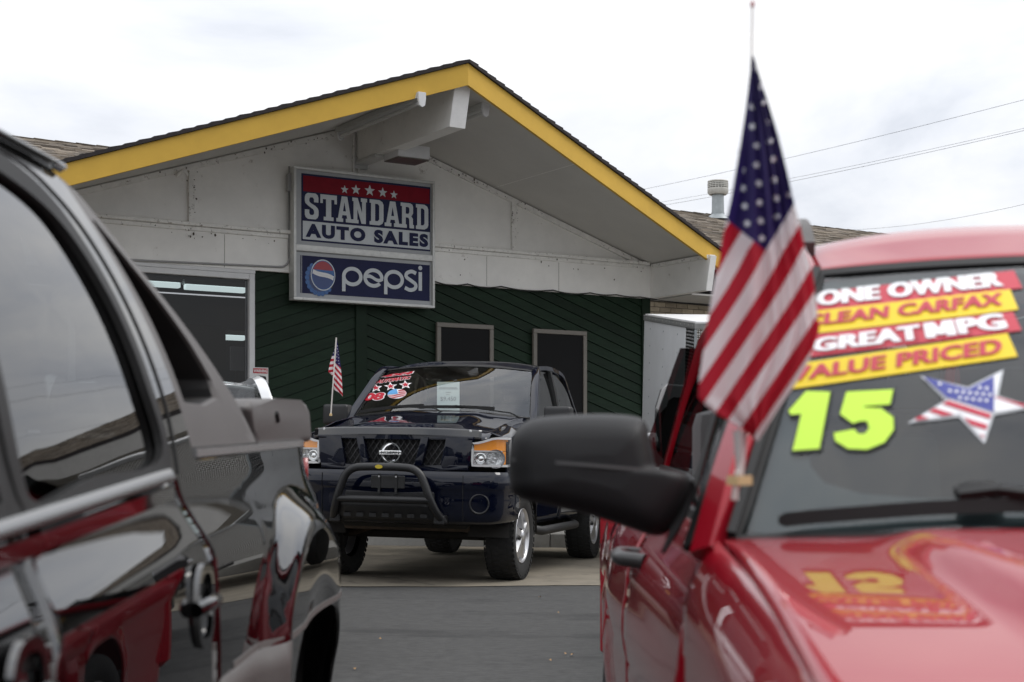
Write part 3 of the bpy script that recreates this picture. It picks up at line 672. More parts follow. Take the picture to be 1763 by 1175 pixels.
# warning placard
ws0, wz1 = bw(434.5, 632.5, -.03); ws1, _ = bw(462, 634, -.03); wz0 = wz1-(ws1-ws0)*1.75; WW = ws1-ws0; WH = wz1-wz0
wsn = thing('warning_sign', 'small white and red warning placard beside the store window', 'sign', B(ws0, -.028, wz0), (0, 0, BA))
box('placard', (0, WW), (0, .004), (0, WH), mat('placard_white', (.62, .62, .60), .4), wsn); M_wred = mat('warning_red', (.45, .02, .03), .4); M_ink = mat('black_ink', (.015, .015, .015), .5); M_wht = mat('print_white', (.72, .72, .72), .4)
obj('header_print', [(.01, -.002, WH*.80), (WW-.01, -.002, WH*.80), (WW-.01, -.002, WH-.012), (.01, -.002, WH-.012)], [(0, 1, 2, 3)], M_wred, wsn)
put_print('letter_print', text_shape('WARNING', .03), lambda u, v: (WW*(.08+.84*u), -.004, WH*(.835+.10*v)), M_wht, wsn)
obj('camera_symbol', [(WW*a, -.002, WH*b) for a, b in ((.42, .74), (.85, .70), (.88, .60), (.72, .56), (.66, .47), (.56, .47), (.60, .56), (.36, .60), (.50, .66))], [tuple(range(9))], M_ink, wsn)
for txt, v in (('PREMISES', .36), ('PROTECTED BY', .26)): put_print('letter_print', text_shape(txt, .025), lambda u, w, v=v: (WW*(.12+.76*u), -.002, WH*(v+.055*w)), M_ink, wsn)

# ------------------------------------------------------------------ vent on the roof, dish, wires
M_galv = mat('galvanised', (.34, .37, .38), .45, metal=.35, var=.15, vscale=8); M_ventw = mat('vent_white', (.55, .54, .50), .5, var=.12, vscale=14)
q = bw(1236, 368, 3.5); vp = thing('roof_vent', 'grey flue pipe with louvred white cap on the far roof', 'vent', B(q[0], 3.5, zmain(3.5)-.05), (0, 0, BA))
sc_ = (B(q[0], 3.5, 0).y)/2600.0
zt_ = bw(1236, 311, 3.5)[1]-(zmain(3.5)-.05); zc0 = bw(1236, 334, 3.5)[1]-(zmain(3.5)-.05)
lathe('flue_pipe', [(0, 0), (11*sc_, 0), (10.2*sc_, zc0+.02), (0, zc0+.02)], (0, 0, 0), (0, 0, 1), M_galv, vp, n=24)
lathe('flashing', [(.24, .0), (.2, .05), (11.5*sc_, .10), (11.5*sc_, .13)], (0, 0, .02), (0, 0, 1), M_galv, vp, n=24)
hh = zt_-zc0
lathe('cap_base', [(10*sc_, 0), (15*sc_, -.02), (18*sc_, .02), (18*sc_, hh*.40), (15*sc_, hh*.42), (0, hh*.42)], (0, 0, zc0), (0, 0, 1), M_ventw, vp, n=28)
for k in range(3): lathe('louvre_ring', [(16*sc_, 0), (18*sc_, -.012), (18*sc_, .004), (16*sc_, .012)], (0, 0, zc0+hh*(.52+.12*k)), (0, 0, 1), M_ventw, vp, n=28)
for k in range(20):
    a = 2*PI*k/20; r = 16.5*sc_; box('cap_bar', (r*math.cos(a)-.006, r*math.cos(a)+.006), (r*math.sin(a)-.006, r*math.sin(a)+.006), (zc0+hh*.40, zc0+hh*.86), M_ventw, vp)
lathe('cap_core', [(11*sc_, hh*.42), (11*sc_, hh*.84)], (0, 0, zc0), (0, 0, 1), mat('vent_dark', (.05, .05, .05), .8), vp, n=20)
lathe('cap_top', [(0, hh*1.0), (9*sc_, hh*1.0), (17*sc_, hh*.97), (18*sc_, hh*.90), (17*sc_, hh*.84), (0, hh*.84)], (0, 0, zc0), (0, 0, 1), M_ventw, vp, n=28)
def wire(p0, p1, D0, D1, label, r=.011):
    a, b = at(*p0, D0), at(*p1, D1); k = (b-a); a2 = a-k*.35; b2 = b+k*.6; pts = [a2.lerp(b2, i/24)-Vector((0, 0, .35*(1-(2*i/24-1)**2)-.26)) for i in range(25)]
    tag(tube('power_line', pts, r*.55, M_cable, n=4, smooth=False), label, 'power line', 'power lines over the roof')
wire((1130, 324), (1763, 170), 64, 46, 'uppermost thin power line slanting across the sky'); wire((1160, 347), (1763, 219), 63, 46, 'upper wire of the close pair of power lines', .009); wire((1160, 353), (1763, 223), 63, 46, 'lower wire of the close pair of power lines', .011); wire((1520, 395), (1763, 350), 60, 48, 'lowest single power line at the right above the red roof', .009)
M_dish = mat('dish_grey', (.42, .41, .38), .5)
ds = thing('satellite_dish', 'pale grey satellite dish on a tall pole by the brick wall', 'satellite dish', (5.35, 22.2, 0), (0, 0, math.radians(20)))
tube('pole', [(0, 0, 0), (0, 0, 2.45)], .03, M_galv, ds); Rr = .42
lathe('reflector', [(Rr*k/8, .12*(k/8)**2) for k in range(9)]+[(Rr*1.01, .115)], (0, -.06, 2.65), (-.25, -.93, .28), M_dish, ds, n=32)
tube('feed_arm', [(0, -.05, 2.30), (-.06, -.42, 2.55), (-.09, -.47, 2.72)], .014, M_galv, ds); box('feed_horn', (-.13, -.05), (-.51, -.42), (2.69, 2.80), M_pipe, ds, bevel=.01)

# ------------------------------------------------------------------ cargo trailer
M_trw = mat('trailer_white', (.78, .79, .80), .35, var=.05, vscale=2.5, stain=((.30, .29, .27), .63, .5), sscale=4)
def diamond(name, base, hi, k=230.0):
    if name in MATS: return MATS[name]
    m = bpy.data.materials.new(name); m.use_nodes = True; t = m.node_tree; b = t.nodes['Principled BSDF']; b.inputs['Metallic'].default_value = .85; b.inputs['Roughness'].default_value = .32
    tcn = t.nodes.new('ShaderNodeTexCoord'); sx = t.nodes.new('ShaderNodeSeparateXYZ'); t.links.new(tcn.outputs['Object'], sx.inputs[0])
    def mth(op, a, bb=None, c=None):
        n = t.nodes.new('ShaderNodeMath'); n.operation = op
        for i, v in enumerate((a, bb, c)):
            if v is None: continue
            if isinstance(v, (int, float)): n.inputs[i].default_value = v
            else: t.links.new(v, n.inputs[i])
        return n.outputs[0]
    a = mth('ADD', sx.outputs['X'], sx.outputs['Y']); z = sx.outputs['Z']
    p = mth('SINE', mth('MULTIPLY', mth('ADD', a, z), k*.55)); q = mth('SINE', mth('MULTIPLY', mth('SUBTRACT', a, z), k*.55)); h = mth('MAXIMUM', mth('MULTIPLY', p, mth('GREATER_THAN', q, .1)), mth('MULTIPLY', mth('MULTIPLY', q, -1), mth('LESS_THAN', p, -.1)))
    r = t.nodes.new('ShaderNodeValToRGB'); r.color_ramp.elements[0].position = .35; r.color_ramp.elements[1].position = .7; r.color_ramp.elements[0].color = (*base, 1); r.color_ramp.elements[1].color = (*hi, 1)
    t.links.new(h, r.inputs['Fac']); t.links.new(r.outputs['Color'], b.inputs['Base Color'])
    bp = t.nodes.new('ShaderNodeBump'); bp.inputs['Strength'].default_value = 1.0; bp.inputs['Distance'].default_value = .012; t.links.new(h, bp.inputs['Height']); t.links.new(bp.outputs['Normal'], b.inputs['Normal'])
    MATS[name] = m; return m
M_dia = diamond('diamond_plate', (.30, .29, .27), (.80, .79, .76))
c = at(1186, 795, 16.5); tr = thing('cargo_trailer', 'white box cargo trailer with diamond plate front behind the red vehicle', 'trailer', (c.x, c.y, ground_z(c.x, c.y)), (math.radians(7.2), 0, math.radians(5.9)))
TZ0, TZ1, TL_, TWd = .42, at(1186, 553, 16.5).z, 2.9, 2.0
box('trailer_body', (0, TWd), (0, TL_), (TZ0, TZ1-.055), M_trw, tr)
box('roof_rail', (-.012, TWd+.012), (-.012, TL_+.01), (TZ1-.07, TZ1), mat('rail_grey', (.30, .30, .295), .4, metal=.4, var=.15, vscale=10), tr, bevel=.006); box('roof_skin', (.01, TWd-.01), (.01, TL_-.01), (TZ1+.001, TZ1+.012), mat('roof_white', (.78, .78, .78), .35), tr)
box('front_plate', (.002, TWd-.002), (-.006, -.001), (TZ0, TZ1-.072), M_dia, tr); box('side_plate', (-.006, -.001), (-.004, .44), (TZ0, TZ1-.072), diamond('diamond_plate_shaded', (.012, .012, .012), (.85, .85, .85), 150.0), tr); box('corner_post', (-.010, .02), (-.010, .02), (TZ0, TZ1-.071), M_galv, tr, bevel=.006)  # shade on the side strip is put into darker plate colours
for y in (.9, 1.7, 2.5):
    for k in range(10): lathe('rivet', [(0, .004), (.008, .003), (.012, 0)], (-.001, y, TZ1-.16-k*.21), (-1, 0, 0), M_galv, tr, n=8)
for k in range(14): lathe('rivet', [(0, .004), (.007, .003), (.010, 0)], (-.0125, .1+k*.2, TZ1-.035), (-1, 0, 0), M_ventw, tr, n=8)
for s in (-.02, TWd+.02):
    lathe('wheel', [(0, -.09), (.2, -.09), (.31, -.08), (.335, -.05), (.335, .05), (.31, .08), (.2, .09), (0, .09)], (s+(.12 if s < 0 else -.12), 1.75, .17), (1, 0, 0), M_cable, tr, n=28)
tube('tongue', [(.5, 0, .40), (1.0, -1.0, .40), (1.5, 0, .40)], .04, M_cable, tr, n=6, smooth=False); tube('jack', [(1.0, -.95, .1), (1.0, -.95, .7)], .03, M_galv, tr)

# ------------------------------------------------------------------ vehicle helpers
def basis(o):
    return Matrix.Translation(o.location) @ o.rotation_euler.to_matrix().to_4x4()
def project(p): return CX+F*p.x/p.y, YH-F*(p.z-CAMH)/p.y
def on_surf(fn, M, px, py, g=(0, .5), off=0.0):
    """local point where the ray through a picture point meets the surface fn(u, v) of a thing with matrix M"""
    u, v = g
    for _ in range(14):
        a = project(M @ Vector(fn(u, v))); h = 1e-3
        b = project(M @ Vector(fn(u+h, v))); c = project(M @ Vector(fn(u, v+h)))
        j = ((b[0]-a[0])/h, (c[0]-a[0])/h, (b[1]-a[1])/h, (c[1]-a[1])/h); det = j[0]*j[3]-j[1]*j[2]
        if abs(det) < 1e-9: break
        ex, ey = px-a[0], py-a[1]; du = (ex*j[3]-ey*j[1])/det; dv = (ey*j[0]-ex*j[2])/det
        u += max(-.4, min(.4, du)); v += max(-.4, min(.4, dv))
    p = Vector(fn(u, v)); h = 1e-3; n = (Vector(fn(u+h, v))-p).cross(Vector(fn(u, v+h))-p).normalized()
    cl = M.inverted() @ CAM
    if n.dot(cl-p) < 0: n = -n
    return p+n*off
M_tyre = mat('tyre_rubber', (.012, .012, .012), .8, var=.3, vscale=20); M_rim = mat('alloy_rim', (.55, .55, .56), .28, metal=.75); M_rimd = mat('rim_dark', (.06, .06, .06), .5, metal=.6)
M_chrome = mat('chrome', (.80, .80, .80), .08, metal=1.0); M_blkpl = mat('black_plastic', (.012, .012, .013), .45, bump=.15, bscale=400); M_seal = mat('rubber_seal', (.006, .006, .006), .6); M_under = mat('underbody', (.018, .016, .014), .8)
M_int = mat('interior_grey', (.06, .06, .065), .8); M_seat = mat('seat_cloth', (.085, .085, .085), .9)
def wheel(parent, cx, cy, r, w, rr, side, knob=False, spokes=5, rim=None):
    rim = rim or M_rim
    wh = bpy.data.objects.new('wheel', None); col.objects.link(wh); wh.parent = parent; wh.location = (cx, cy, r); s = side
    lathe('tyre', [(rr*.98, -w*.42), (rr+.012, -w*.47), (r*.86, -w*.52), (r*.955, -w*.48), (r*.985, -w*.38), (r*.985, w*.38), (r*.955, w*.48), (r*.86, w*.52), (rr+.012, w*.47), (rr*.98, w*.42)], (0, 0, 0), (0, s, 0), M_tyre, wh, n=48)
    if knob:
        bm = bmesh.new(); n = 44
        for i in range(n):
            a = 2*PI*i/n
            for row, (y0, y1, off) in enumerate(((-.50, -.30, 0), (-.26, -.02, .5), (.02, .26, 0), (.30, .50, .5))):
                aa = a+off*2*PI/n; da = .62*PI/n
                vs_ = []
                for (rad, k) in ((r*.965, 1), (r*1.0, .85)):
                    for (sa, sy) in ((-1, y0), (1, y0+.03), (1, y1), (-1, y1-.03)):
                        th = aa+sa*da*k; rd = rad if abs(sy) < .44 else rad-.010
                        vs_.append(bm.verts.new((rd*math.cos(th), sy*w, rd*math.sin(th))))
                for f in ((4, 5, 6, 7), (0, 1, 5, 4), (1, 2, 6, 5), (2, 3, 7, 6), (3, 0, 4, 7)): bm.faces.new([vs_[k] for k in f])
            for sy in (-1, 1):                           # shoulder lugs
                vs_ = []
                for rad, yy in ((r*.90, .515), (r*.97, .50)):
                    for da in (-.055, .055) if i % 2 else (-.035, .035):
                        for o2 in (0, .018): vs_.append(bm.verts.new(((rad)*math.cos(a+da), sy*(yy*w+o2*.5), rad*math.sin(a+da))))
                for f in ((0, 1, 3, 2), (4, 6, 7, 5), (0, 4, 5, 1), (2, 3, 7, 6), (1, 5, 7, 3)): bm.faces.new([vs_[k] for k in f])
        o = from_bm('tread_blocks', bm, M_tyre, wh); o['kind'] = 'stuff'
    y = s*w*.36
    lathe('rim', [(rr*1.0, w*.46), (rr*.985, w*.475), (rr*.94, w*.45), (rr*.90, w*.36), (rr*.88, -w*.30)], (0, 0, 0), (0, s, 0), rim, wh, n=48)
    lathe('brake_disc', [(0, .0), (rr*.86, .0), (rr*.86, .02), (0, .02)], (0, s*.0, 0), (0, s, 0), M_rimd, wh, n=32)
    for k in range(spokes):
        a = 2*PI*k/spokes+.31; c, sn = math.cos(a), math.sin(a); v = []
        for rad, hw, d0, d1 in ((rr*.10, .050, .035, .0), (rr*.40, .046, .030, -.01), (rr*.70, .055, .020, -.02), (rr*.96, .085, .015, -.03)):
            for t, dd in ((-hw, d1), (-hw*.62, d0), (hw*.62, d0), (hw, d1)): v.append((rad*c-t*sn, y+s*dd, rad*sn+t*c))
        f = []
        for i in range(3):
            for j in range(3): f.append((i*4+j, i*4+j+1, (i+1)*4+j+1, (i+1)*4+j))
        auto_smooth(obj('spoke', v, f, rim, wh), 60)
    lathe('hub', [(0, .05), (.045, .048), (.06, .035), (.075, .0)], (0, y, 0), (0, s, 0), rim, wh, n=24)
    for k in range(spokes):
        a = 2*PI*(k+.5)/spokes+.31; lathe('lug_nut', [(0, .03), (.012, .03), (.014, 0)], (.075*math.cos(a), y, .075*math.sin(a)), (0, s, 0), M_rimd, wh, n=6)
    return wh
def side_skin(name, x0, x1, zbot, ztop, ypos, nx, nz, m, parent, side, thick=.012):
    """panel of a vehicle's flank: columns along x, rows from zbot(x) to ztop(x), y = ypos(x, z) mirrored by side"""
    def f(u, v):
        x = x0+(x1-x0)*u; a, b = zbot(x), ztop(x); z = a+(b-a)*v
        return (x, side*ypos(x, z, v), z)
    o = grid(name, f, nx, nz, m, parent, thick=thick, offset=0)
    auto_smooth(o, 50); return o
def arch(cx, cz, R, base): return lambda x: max(base, cz+math.sqrt(max(0, R*R-(x-cx)**2))) if abs(x-cx) < R else base
def sm(a, b, x):
    t = max(0, min(1, (x-a)/(b-a))); return t*t*(3-2*t)

# ------------------------------------------------------------------ dark blue pickup
th = math.atan2(-.968, -.250); fw_ = Vector((math.cos(th), math.sin(th), 0)); lf = Vector((-fw_.y, fw_.x, 0))
O = Vector((-.905, 14.586, 0))+lf*.05
blu = thing('pickup_truck', 'dark blue pickup truck with bull bar parked facing out before the green wall', 'truck', (O.x, O.y, ground_z(O.x, O.y)+.006), (-.019, 0, th))
MB_ = basis(blu)
M_blue = mat('blue_paint', (.0022, .0036, .0115), .4, coat=1.0, coatr=.02, spec=0)
M_wsh = glass_mat('windscreen_glass', (.60, .64, .62), 1.0, 1.75); M_tint = glass_mat('tinted_glass', (.35, .37, .36), 1.0, 1.6)
def Xf(y): return 1.0-.12*y*y-.45*max(0, abs(y)-.6)**2
# core
box('frame_rails', (-4.45, .62), (-.62, .62), (.50, .74), M_under, blu, bevel=.03); box('inner_body', (-4.4, .55), (-.80, .80), (.74, 1.15), M_under, blu)
box('front_crossmember', (.15, .55), (-.62, .62), (.47, .56), mat('rusty_steel', (.065, .045, .03), .8, var=.4, vscale=12), blu, bevel=.03, seg=2)
tube('front_axle', [(0, -.8, .42), (0, .8, .42)], .05, M_under, blu, up=(1, 0, 0)); tube('rear_axle', [(-3.45, -.8, .42), (-3.45, .8, .42)], .06, M_under, blu, up=(1, 0, 0)); lathe('differential', [(0, -.14), (.1, -.12), (.15, 0), (.1, .12), (0, .14)], (-3.45, 0, .42), (1, 0, 0), M_under, blu, n=16)
for sd in (-1, 1): tube('control_arm', [(.0, sd*.75, .40), (.2, sd*.4, .50)], .035, MATS['rusty_steel'], blu)
for x in (0, -3.45):
    for sd in (-1, 1): wheel(blu, x, sd*.855, .425, .27, .262, sd, knob=True)
# bumper
BP = [(.34, 1.00), (.55, 1.0), (.72, .97), (.83, .90), (.90, .78), (.955, .58), (1.0, .30), (1.01, 0)]
BP = [(x, y) for x, y in BP]; BPF = BP+[(x, -y) for x, y in BP[-2::-1]]; BPS = [Vector((p.x, p.y)) for p in crom([(x, y, 0) for x, y in BPF], 5)]
def loft_front(name, rows, m, thick=.01, rng=(0, 1)):
    def f(u, v):
        k = (rng[0]+(rng[1]-rng[0])*u)*(len(BPS)-1); i = min(len(BPS)-2, int(k)); p = BPS[i].lerp(BPS[i+1], k-i)
        t = (BPS[i+1]-BPS[i]).normalized(); nn = Vector((-t.y, t.x));  nn = nn if nn.dot(Vector((1, 0))) > 0 or abs(nn.x) < .2 and nn.y*p.y > 0 else -nn
        kk = v*(len(rows)-1); j = min(len(rows)-2, int(kk)); z = rows[j][0]+(rows[j+1][0]-rows[j][0])*(kk-j); o_ = rows[j][1]+(rows[j+1][1]-rows[j][1])*(kk-j)
        return (p.x+nn.x*o_, p.y+nn.y*o_, z)
    o = grid(name, f, 70, (len(rows)-1)*2, m, blu, thick=thick, offset=0); auto_smooth(o, 40); return o
bmp = loft_front('front_bumper', [(.555, -.10), (.565, -.02), (.60, .015), (.70, .03), (.86, .035), (.885, .045), (.99, .04), (1.025, .02), (1.035, -.06)], M_blue)
for sd in (-1, 1):
    tube('bumper_seam', [(Xf(.67)-.02+o_, sd*.67, z) for z, o_ in ((.59, .035), (.75, .055), (.88, .065), (1.0, .06))], .003, M_seal, bmp, n=4)
    x = Xf(.78)+.005; c = Vector((x-.03, sd*.79, .745)); ax = Vector((.9, sd*.42, 0))
    lathe('fog_recess', [(.092, .045), (.085, .05), (.078, .045), (.07, .015), (0, .015)], c, ax, M_blkpl, bmp, n=28)
    for k in range(-3, 4):
        w_ = math.sqrt(max(0, .066**2-(k*.018)**2)); d = Vector((-ax.y, ax.x, 0)).normalized(); p = c+ax.normalized()*.03+Vector((0, 0, k*.018)); tube('slat', [p-d*w_, p+d*w_], .0045, M_blkpl, bmp, n=5)
box('lower_intake', (1.0, 1.052), (-.42, .42), (.70, .845), M_dark, bmp, bevel=.012)
plt = box('plate_bracket', (1.045, 1.062), (-.17, .15), (.868, .985), M_blkpl, bmp, bevel=.006)
for y in (-.09, .07):
    for z in (.845, .975): lathe('bracket_bolt', [(0, .012), (.008, .012), (.010, 0)], (1.062, y, z), (1, 0, 0), M_rim if z > .9 else M_rimd, plt, n=10)
    box('bracket_strap', (1.063, 1.069), (y-.012, y+.012), (.82, 1.0), M_blkpl, plt)
# fascia and grille
def front_poly(name, pts, off, dep, m, parent, bevel=.006):
    """polygon in (y, z) bent round the nose"""
    bm = bmesh.new(); a = [bm.verts.new((Xf(y)+off, y, z)) for y, z in pts]; b = [bm.verts.new((Xf(y)+off-dep, y, z)) for y, z in pts]; n = len(pts)
    bm.faces.new(a); bm.faces.new(b[::-1])
    for i in range(n): bm.faces.new((a[i], b[i], b[(i+1) % n], a[(i+1) % n]))
    if bevel: bmesh.ops.bevel(bm, geom=bm.edges[:]+bm.verts[:], offset=bevel, segments=2, profile=.6, affect='EDGES')
    return auto_smooth(from_bm(name, bm, m, parent), 40)
gr = front_poly('grille', [(-.52, 1.07), (-.3, 1.07), (0, 1.07), (.3, 1.07), (.52, 1.07), (.52, 1.33), (.3, 1.33), (0, 1.33), (-.3, 1.33), (-.52, 1.33)], -.075, .03, M_dark, blu, 0)
M_mesh = mat('grille_mesh', (.045, .045, .047), .35, metal=.5)
for sgn_ in (1, -1):
    k = -.80
    while k < .80:
        a, b = (k, 1.075), (k+sgn_*.17, 1.325); pts = []
        for i in range(9):
            y = a[0]+(b[0]-a[0])*i/8; z = a[1]+(b[1]-a[1])*i/8
            if abs(y) < .51: pts.append((Xf(y)-.055+(.004 if sgn_ > 0 else 0)+.006*math.sin(i*PI+k*40), y, z))
        if len(pts) > 2: tube('mesh_rod', pts, .0055, M_mesh, gr, n=5, up=(1, 0, 0))
        k += .058
for sd in (-1, 1):
    def mk(pts): return pts if sd > 0 else [(-y, z) for y, z in pts][::-1]
    front_poly('grille_bar', mk([(.215, 1.075), (.285, 1.075), (.345, 1.335), (.275, 1.335)]), .01, .075, M_blue, blu, .008)
    front_poly('grille_surround', mk([(.455, 1.10), (.47, 1.055), (.70, 1.05), (.725, 1.15), (.735, 1.335), (.50, 1.335)]), .0, .07, M_blue, blu, .010)
front_poly('grille_lower_lip', [(-.70, 1.042), (-.3, 1.030), (0, 1.025), (.3, 1.030), (.70, 1.042), (.70, 1.088), (.3, 1.082), (0, 1.078), (-.3, 1.082), (-.70, 1.088)], .005, .07, M_blue, blu, .008)
front_poly('grille_upper_lip', [(-.74, 1.312), (-.3, 1.312), (0, 1.312), (.3, 1.312), (.74, 1.312), (.74, 1.345), (.3, 1.352), (0, 1.355), (-.3, 1.352), (-.74, 1.345)], .004, .07, M_blue, blu, .006)
eb = lathe('emblem_ring', [(.070, 0), (.083, .012), (.092, .012), (.088, 0), (.07, 0)], (1.015, 0, 1.19), (1, 0, 0), M_chrome, blu, n=40)
box('emblem_bar', (1.018, 1.040), (-.105, .105), (1.170, 1.210), M_chrome, eb, bevel=.006, seg=2)
put_print('emblem_letters', text_shape('NISSAN', .015, 0, 1.1), lambda u, v: (1.0415, -.085+.17*u, 1.177+.026*v), M_ink, eb)
# headlights
M_clear = mat('reflector_chrome', (.62, .62, .63), .22, metal=.85, bump=.6, bscale=60); M_amb = mat('amber_lens', (.78, .27, .02), .18, coat=1.0, bump=.3, bscale=70, emit=((.9, .3, .03), .05)); M_lampbk = mat('lamp_housing_white', (.55, .55, .55), .25, coat=1)
M_lensg = glass_mat('lamp_glass', (.94, .95, .95), 1.0, 1.4)
for sd in (-1, 1):
    def H(a, z, o_=0.0):     # a: 0 at the grille side .. 1 at the wheel side, wraps round the corner
        pts = [(Xf(.735)-.01, .735), (Xf(.85)-.008, .85), (Xf(.93)-.02, .935), (.76, .985), (.62, 1.004)]; k = a*4; i = min(3, int(k)); f = k-i
        x = pts[i][0]+(pts[i+1][0]-pts[i][0])*f; y = pts[i][1]+(pts[i+1][1]-pts[i][1])*f; dx, dy = (1, .1) if a < .5 else (.6, .8)
        return (x+o_*dx, sd*(y+o_*dy), z)
    zt_f = lambda a: 1.285+.05*sm(0, .5, a)-.0*a
    hl = grid('headlight', lambda u, v: H(u, 1.085+(zt_f(u)-1.085)*v, -.035), 12, 4, M_clear, blu)
    pth = [H(u/10, 1.088) for u in range(11)]+[H(1, 1.09+(zt_f(1)-1.09)*k/4) for k in range(1, 5)]+[H(u/10, zt_f(u/10)) for u in range(9, -1, -1)]+[H(0, zt_f(0)-(zt_f(0)-1.088)*k/4) for k in range(1, 4)]
    sweep('bezel', pth, rect(.016, .02), M_lampbk, hl, closed=True)
    grid('amber_strip', lambda u, v: H(.02+.94*u, 1.222+(zt_f(.02+.94*u)-.008-1.222)*v, -.018), 12, 3, M_amb, hl)
    grid('amber_side', lambda u, v: H(.70+.27*u, 1.10+.118*v, -.016), 6, 3, M_amb, hl)
    sweep('divider', [H(.02+.66*k/8, 1.218, -.01) for k in range(9)], rect(.014, .012), M_lampbk, hl); sweep('divider', [H(.69, 1.10+.12*k/4, -.01) for k in range(5)], rect(.014, .012), M_lampbk, hl, up=(1, 0, 0))
    p = Vector(H(.14, 1.15, -.01)); lathe('projector', [(.052, .02), (.046, .022), (.036, .0), (.030, .012), (.018, .022), (0, .026)], p-Vector((.02, 0, 0)), (1, sd*.15, 0), M_chrome, hl, n=24)
    p = Vector(H(.46, 1.15, -.012)); lathe('reflector_bowl', [(.085, .03), (.075, .0), (.05, -.02), (.018, -.028), (.012, .0), (0, .004)], p-Vector((.01, 0, 0)), (1, sd*.35, 0), M_clear, hl, n=24)
    grid('lens_cover', lambda u, v: H(.01+.98*u, 1.095+(zt_f(u)-1.10)*v, .006), 12, 4, M_lensg, hl)
# hood
def hood(u, v):
    y = (2*u-1)*.85; a = abs(y)/.85; x0 = .93-.13*y*y; x = x0+(-.44-.16*y*y-x0)*v
    z = 1.392+.205*v**.85-.045*a**3+.014*(1-sm(.40, .58, abs(y)))*sm(0, .3, v)-.035*(1-sm(0, .09, v))
    return (x, y, z)
hd = grid('hood', hood, 36, 26, M_blue, blu, thick=.012)
def defl(u, v):
    y = (2*u-1)*.80; x0 = .95-.13*y*y; return (x0+.012-.018*v-.02*abs(y)**3, y, 1.345+.078*v-.02*(abs(y)/.8)**3+.016*math.sin(PI*v)*0)
df = grid('bug_deflector', defl, 30, 5, mat('smoked_acrylic', (.008, .008, .009), .08, coat=1), blu, thick=.006)
for sd in (-1, 1): box('deflector_clip', (.845, .88), (sd*.70-.012, sd*.70+.012), (1.385, 1.408), M_lampbk, df, bevel=.004)  # the clip's bright reflection is put into its white colour
# fenders, doors, bed
zb_f = arch(0, .43, .55, .60)
def yside(x, z, v): return 1.0-.05*sm(.9, .5, z)-.055*sm(1.25, 1.58, z)+.012*math.sin(min(1, max(0, (z-.7)/.6))*PI)
def fender_y(x, z, v):
    fl_ = .035*max(0, 1-(math.hypot(x, z-.43)-.55)/.12) if math.hypot(x, z-.43) < .67 else 0
    return (1.0-.15*max(0, (z-1.30)/(ztf(x)-1.30))**2.2 if z > 1.30 else 1.0)-.03*sm(.9, .5, z)+fl_-.02*sm(.5, .75, x)
def ztf(x): return interp([(-.62, 1.555), (.2, 1.48), (.60, 1.40), (.82, 1.36)], x)
def rear_y(x, z, v):
    d = math.hypot(x+3.45, z-.43); return yside(x, z, v)+(.035*max(0, 1-(d-.55)/.12) if d < .67 else 0)
for sd in (-1, 1):
    side_skin('fender', .68, -.60, zb_f, ztf, fender_y, 40, 14, M_blue, blu, sd)
    d1 = side_skin('door', -.615, -1.745, lambda x: .52, lambda x: 1.555, yside, 14, 14, M_blue, blu, sd); d2 = side_skin('door', -1.76, -2.74, lambda x: .52, lambda x: 1.565, yside, 14, 14, M_blue, blu, sd)
    for d, xh in ((d1, -1.62), (d2, -2.58)): box('door_handle', (xh-.10, xh+.10), tuple(sorted((sd*.985, sd*1.035))), (1.36, 1.40), M_blkpl, d, bevel=.012, seg=2)
    side_skin('bed_side', -2.79, -4.58, arch(-3.45, .43, .55, .56), lambda x: 1.53, rear_y, 40, 12, M_blue, blu, sd)
    tube('side_step', [(-.72, sd*.86, .47), (-.85, sd*.99, .44), (-2.45, sd*.99, .44), (-2.6, sd*.86, .47)], .045, M_blkpl, blu, n=10)
    grid('wheel_liner', lambda u, v: (0+.545*math.cos(PI*u), sd*(.60+.39*v), .43+.545*math.sin(PI*u)), 16, 2, M_under, blu)
    # mirrors
    my = sd*1.19
    mw = 1.33 if sd > 0 else 1.24
    mr = box('door_mirror', (-.72, -.54), tuple(sorted((sd*(mw-.27), sd*mw))), (1.46, 1.67), M_blkpl, blu, bevel=.035, seg=3); box('mirror_arm', (-.68, -.58), tuple(sorted((sd*.93, sd*(mw-.26)))), (1.47, 1.53), M_blkpl, mr, bevel=.015); box('mirror_face', (-.728, -.721), tuple(sorted((sd*(mw-.245), sd*(mw-.025)))), (1.485, 1.645), M_chrome, mr)
box('tailgate', (-4.60, -4.55), (-.92, .92), (.62, 1.53), M_blue, blu, bevel=.02, seg=2); box('rear_bumper', (-4.78, -4.60), (-.98, .98), (.52, .72), M_chrome, blu, bevel=.03, seg=2); box('bed_floor', (-4.55, -2.79), (-.9, .9), (.80, .84), M_under, blu)
box('cab_back', (-2.80, -2.77), (-.92, .92), (.8, 1.58), M_blue, blu)
